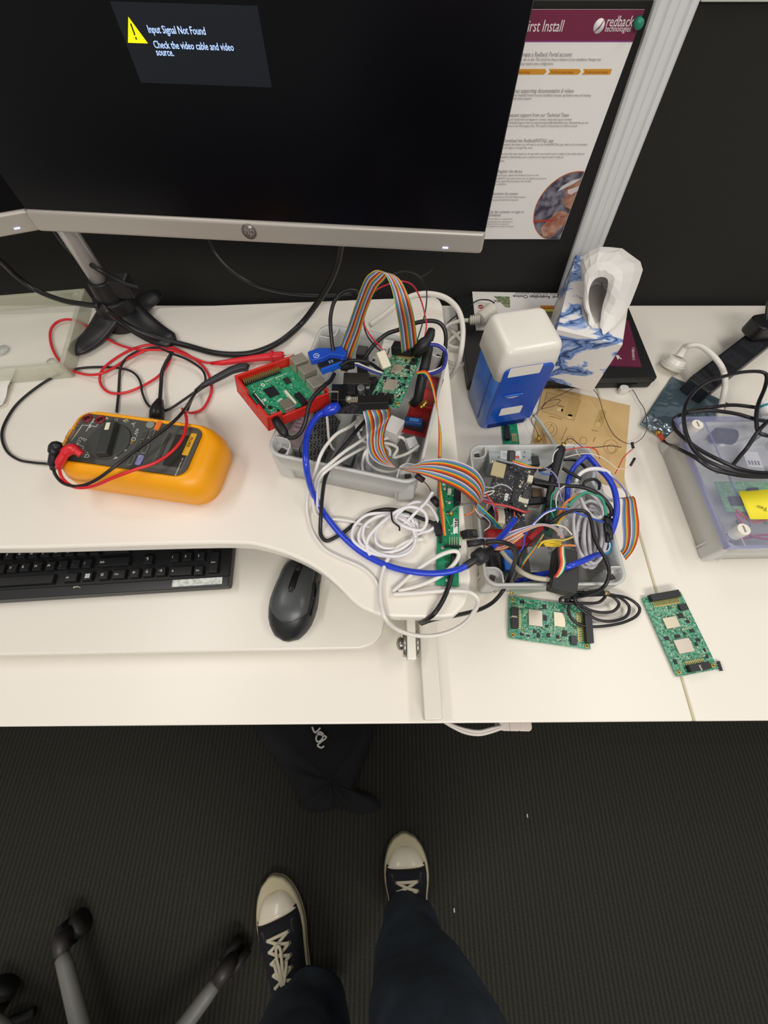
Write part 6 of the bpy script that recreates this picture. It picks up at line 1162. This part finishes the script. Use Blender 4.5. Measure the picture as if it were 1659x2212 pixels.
tr = limb('leg', [(-.152, -.545, .075, .070, .046, .6), (-.150, -.548, .13, .078, .052, 1), (-.150, -.545, .20, .085, .062, 1), (-.150, -.535, .32, .094, .078, 1), (-.15, -.51, .48, .100, .098, .8), (-.13, -.52, .68, .108, .11, .5), (-.105, -.535, .88, .115, .13, .2), (-.08, -.54, 1.0, .12, .14, .1)], DEN, seed=5, folds=.010)
tr.obj('jeans_leg', DEN, t)
CAN = m('17181f', .85, bump=.3, bs=2500); RUBB = m('c3b897', .55); CAP = m('f2e8d0', .35, coat=.3); LACE = m('dcd2b8', .7); EYE = m('b9b6ae', .3, .8)
def shoe(toe, heel, label, bow):
    a = Vector((*heel, 0)); b_ = Vector((*toe, 0)); f = Fr(a, b_, a+Vector((-(b_-a).y, (b_-a).x, 0))); L_ = f.w
    WS = [(0, .022), (.05, .035), (.15, .041), (.3, .041), (.45, .046), (.6, .054), (.72, .0555), (.82, .049), (.9, .040), (.96, .0265), (1, .006)]
    def w_(u):
        for i in range(len(WS)-1):
            if WS[i][0] <= u <= WS[i+1][0]: k = (u-WS[i][0])/(WS[i+1][0]-WS[i][0]); return WS[i][1]+(WS[i+1][1]-WS[i][1])*k
        return .006
    us = [0, .02, .05, .1, .2, .3, .4, .5, .6, .68, .76, .83, .89, .93, .96, .985, 1]
    outl = [(u*L_, -w_(u)) for u in us]+[(u*L_, w_(u)*.96) for u in us[::-1]]
    outl = [tuple(p)[:2] for p in cr([Vector((x, y, 0)) for x, y in outl]+[Vector((outl[0][0], outl[0][1], 0))], 2)[:-1]]
    sh = thing_part('shoe', t, label)
    cx0 = L_*.5; sc = lambda k: [(cx0+(x-cx0)*(1-(1-k)*.35), y*k) for x, y in outl]
    b = MB(); b.loft([[(x, y, z) for x, y in sc(k)] for k, z in ((.97, .0005), (1.02, .004), (1.03, .012), (1.0, .028), (.95, .031), (.90, .031))], M=f.M); b.obj('rubber_sole', RUBB, sh)
    b = MB(); k_ = sc(1.022); b.tube([f.M @ Vector((x, y, .022)) for x, y in k_]+[f.M @ Vector((*k_[0], .022))], .0011, 5); b.obj('sole_stripe', m('4b4a48', .6), sh)
    def hgt(u): return .030+max(0, (.92-u))**1.15*.085-max(0, u-.86)*.10
    def ring_(u, k=1.0, n=24, lift=0):
        W_ = w_(u)*(.90 if u < .7 else .90-(u-.7)*.45)*k; Ht = hgt(u)+lift; out = []
        for i in range(n):
            a_ = math.pi*i/(n-1); out.append((u*L_, -W_*math.copysign(abs(math.cos(a_))**.85, math.cos(a_)), .026+(Ht-.026+.012)*math.sin(a_)**.75))
        return out
    b = MB(); b.loft([ring_(u) for u in (.03, .1, .2, .3, .42, .52, .60, .68, .76)], M=f.M, closed=False, cap=False); b.obj('canvas_upper', CAN, sh, solid=.002)
    b = MB(); rr_ = []
    for u, k_, lf in ((.735, .98, .002), (.77, .97, .002), (.80, .94, .002), (.83, .89, .001), (.86, .80, -.001), (.885, .64, -.005), (.90, .35, -.012)): rr_.append(ring_(u, k_, lift=lf))
    b.loft(rr_, M=f.M, closed=False, cap=False); b.obj('toe_cap', CAP, sh, solid=.002)
    b = MB(); q = ring_(.735, .99, lift=.003); b.tube([f.M @ Vector(p) for p in q], .0012, 6); b.tube([f.M @ Vector(r_[3]) for r_ in rr_]+[f.M @ Vector(r_[-4]) for r_ in rr_[::-1]], .0011, 6); b.obj('cap_piping', m('2a2320', .6), sh)
    def tp_(u, v, dz=.0): W_ = w_(u)*.9; c_ = max(-.99, min(.99, v)); a_ = math.acos(-c_); return f.M @ Vector((u*L_, W_*c_, .026+(hgt(u)-.014)*math.sin(a_)**.75+dz))
    b = MB()
    for s in (-1, 1):
        for dd in (0, .06): b.tube([tp_(u, s*(.62+dd+.1*max(0, (u-.6)*6)), .0016) for u in (.30, .4, .5, .6, .66, .70)], .0006, 4)
    b.obj('stitching', m('9a98a2', .7), sh)
    E_ = [.64, .575, .51, .445, .38]
    for u in E_:
        for s in (-1, 1):
            c = tp_(u, s*.50, .002); b = MB(); b.torus((0, 0, 0), .0030, .0011, n=14, k=6, M=Matrix.Translation(c) @ f.M.to_3x3().to_4x4() @ Matrix.Rotation(R(-28*s), 4, 'X')); b.obj('eyelet', EYE, sh)
    b = MB()
    lace = lambda P: b.tube(cr(P, 5), .0034, 8, flat=.45)
    lace([tp_(.64, -.50, .003), tp_(.645, 0, .005), tp_(.64, .50, .003)])
    for i in range(len(E_)-1):
        lace([tp_(E_[i], -.48, .002), tp_((E_[i]+E_[i+1])/2, 0, .006), tp_(E_[i+1], .50, .004)]); lace([tp_(E_[i], .48, .002), tp_((E_[i]+E_[i+1])/2, 0, .0075), tp_(E_[i+1], -.50, .004)])
    if bow:
        lace([tp_(.40, -.1, .008), tp_(.48, -.12, .012), tp_(.575, -.12, .012), tp_(.60, .02, .012), tp_(.55, .10, .012), tp_(.46, .02, .012), tp_(.38, -.02, .010)])
        lace([tp_(.38, .0, .010), tp_(.47, .2, .012), tp_(.52, .26, .010)]); lace([tp_(.38, -.05, .010), tp_(.46, -.28, .012), tp_(.5, -.34, .010)])
    b.obj('lace', LACE, sh)
    return sh
def thing_part(name, parent, label):
    o = bpy.data.objects.new(name, None); COL.objects.link(o); o.parent = parent; o['label'] = label; return o
tz = .02
T1 = at(872, 1799, tz); H1 = at(888, 2078, .02)
shoe(T1[:2], H1[:2], 'black canvas shoe set forward, toe cap nearest the desk', False)
T2 = at(586, 1892, tz); H2 = at(640, 2165, .02)
d_ = (Vector(H2[:2])-Vector(T2[:2])).normalized()*.285
shoe(T2[:2], tuple(Vector(T2[:2])+d_), 'black canvas shoe set back and turned out, lace bow showing', True)
# ------------------------------------------------------------------ black cloth bag under the desk edge
t = thing('cloth_bag', 'black cloth bag with pale script lying on the carpet under the desk edge', 'bag')
out_ = [(545, 1500), (556, 1580), (590, 1628), (620, 1672), (645, 1712), (655, 1742), (680, 1753), (706, 1750), (728, 1738), (745, 1745), (775, 1756), (808, 1752), (820, 1738), (806, 1716), (776, 1704), (768, 1688), (790, 1630), (806, 1570), (812, 1500)]
P = cr([at(a, b_, .0) for a, b_ in out_], 3); c = sum(P, Vector())/len(P)
def sc2(k, z): return [tuple(c+(p-c)*k+Vector((0, 0, z+.004*math.sin(i*.9)*(k < .95)))) for i, p in enumerate(P)]
BAG = m('121215', .9, bump=.3, bs=600, var='18181c', vs=14)
b = MB(); b.loft([sc2(.98, .001), sc2(1.0, .010), sc2(.95, .028), sc2(.82, .042), sc2(.6, .050), sc2(.35, .052), sc2(.1, .050)]); b.obj('cloth', BAG, t)
CR_ = m('e4e2da', .6)
b = MB(); b.tube(cr(path([(674, 1570), (680, 1582), (686, 1578), (692, 1572)], .062), 5), .0024, 6, flat=.3)
b.tube(cr(path([(684, 1590), (690, 1581), (698, 1586), (695, 1597), (686, 1602), (683, 1594), (688, 1586), (705, 1592), (694, 1602), (686, 1610), (694, 1615), (700, 1611)], .062), 5), .0024, 6, flat=.3); b.obj('script_lettering', CR_, t)
# cables and multi-plug hanging just under the desk edge
t = thing('adapter', 'pale plug adapter hung under the desk front edge', 'adapter')
f = fr((1080, 1579, .66), (1128, 1580, .66), (1080, 1540, .66)); b = MB(); b.prism(rrect(0, f.w, 0, .05, .006), -.03, 0, f.M); b.prism(rrect(f.w-.006, f.w+.016, .0, .03, .006), -.028, -.002, f.M); b.obj('housing', m('d6c9c2', .4), t, bevel=.002)
MB().box(f.w*.45, f.w*.47, 0, .05, 0, .0004, f.M).obj('seam', m('a89c94', .5), t)
for i, dy in enumerate((0, 6)):
    cable('hanging_cable', [(950, 1552, .68), (975, 1568-dy*.4, .67), (1005, 1582-dy, .66), (1035, 1586-dy, .655), (1062, 1580-dy, .655), (1084, 1572-dy*.5, .66)], .0026, m('dcd4cc', .4), ('lower', 'upper')[i]+' pale cable sagging below the desk front edge', 'cable')
# ------------------------------------------------------------------ office chair base at the frame corner
t = thing('office_chair', 'office chair base with grey spokes and black castors in the dark corner', 'office chair')
hub = at(245, 2420, .09); GS = m('6a6a65', .5); BK = m('0e0e0f', .6)
tips = [at(135, 2068, .085), at(462, 2130, .085)]
ang = [math.atan2(p.y-hub.y, p.x-hub.x) for p in tips]; R0_ = (tips[0]-hub).length
cc_ = hub; L_ = .30
for i, p in enumerate(tips+[at(70, 2182, .07)]+[hub+Vector((L_*math.cos(a), L_*math.sin(a), -.01)) for a in (R(-60), R(-130))]):
    if i == 2: p = hub+Vector((-.30, .13, -.01))
    d = (p-hub).normalized(); s_ = Vector((-d.y, d.x, 0))
    b = MB(); b.tube([hub+d*.02+Vector((0, 0, .02)), hub+d*.12+Vector((0, 0, .012)), p-d*.02, p, p+d*.008-Vector((0, 0, .004))], [.019, .018, .0155, .014, .008], 12); sp = b.obj('spoke', GS, t)
    cz = p+d*.035+Vector((0, 0, -.048)); cw = thing_part('castor', t, 'black twin castor')
    b = MB(); b.cyl(Vector((cz.x, cz.y, .028))-s_*.024, Vector((cz.x, cz.y, .028))-s_*.006, .027, n=20); b.cyl(Vector((cz.x, cz.y, .028))+s_*.006, Vector((cz.x, cz.y, .028))+s_*.024, .027, n=20); b.obj('wheels', BK, cw)
    b = MB(); b.tube([p+d*.005, p+d*.03+Vector((0, 0, -.005)), Vector((cz.x, cz.y, .045))], [.014, .018, .016], 10); b.obj('hood', m('2a2624', .5), cw)
b = MB(); b.cyl(hub-Vector((0, 0, .03)), hub+Vector((0, 0, .05)), .035, .03, n=24); b.cyl(hub+Vector((0, 0, .05)), hub+Vector((0, 0, .34)), .024, n=20); b.obj('column', BK, t)
b = MB(); b.prism(rrect(hub.x-.24, hub.x+.24, hub.y-.50, hub.y-.04, .09), hub.z+.34, hub.z+.41); b.obj('seat', m('1c1c1f', .9), t, bevel=.02, bseg=3)
cable('chair_strap', [(-20, 2240, .02), (20, 2208, .02), (50, 2196), (75, 2184)], .009, BK, 'black strap end on the carpet at the frame corner', 'strap')
# a few specks on the carpet
for p, lb in (((981, 1966), 'pale thread on the carpet beside the forward shoe'), ((1139, 1762), 'tiny pale crumb on the carpet under the desk edge')):
    o = MB().box(-.0012, .0012, -.004, .004, 0, .0015, Matrix.Translation(at(*p, .001))).obj('lint', m('cfcabd', .8)); tag(o, lb, 'lint')
finalize()
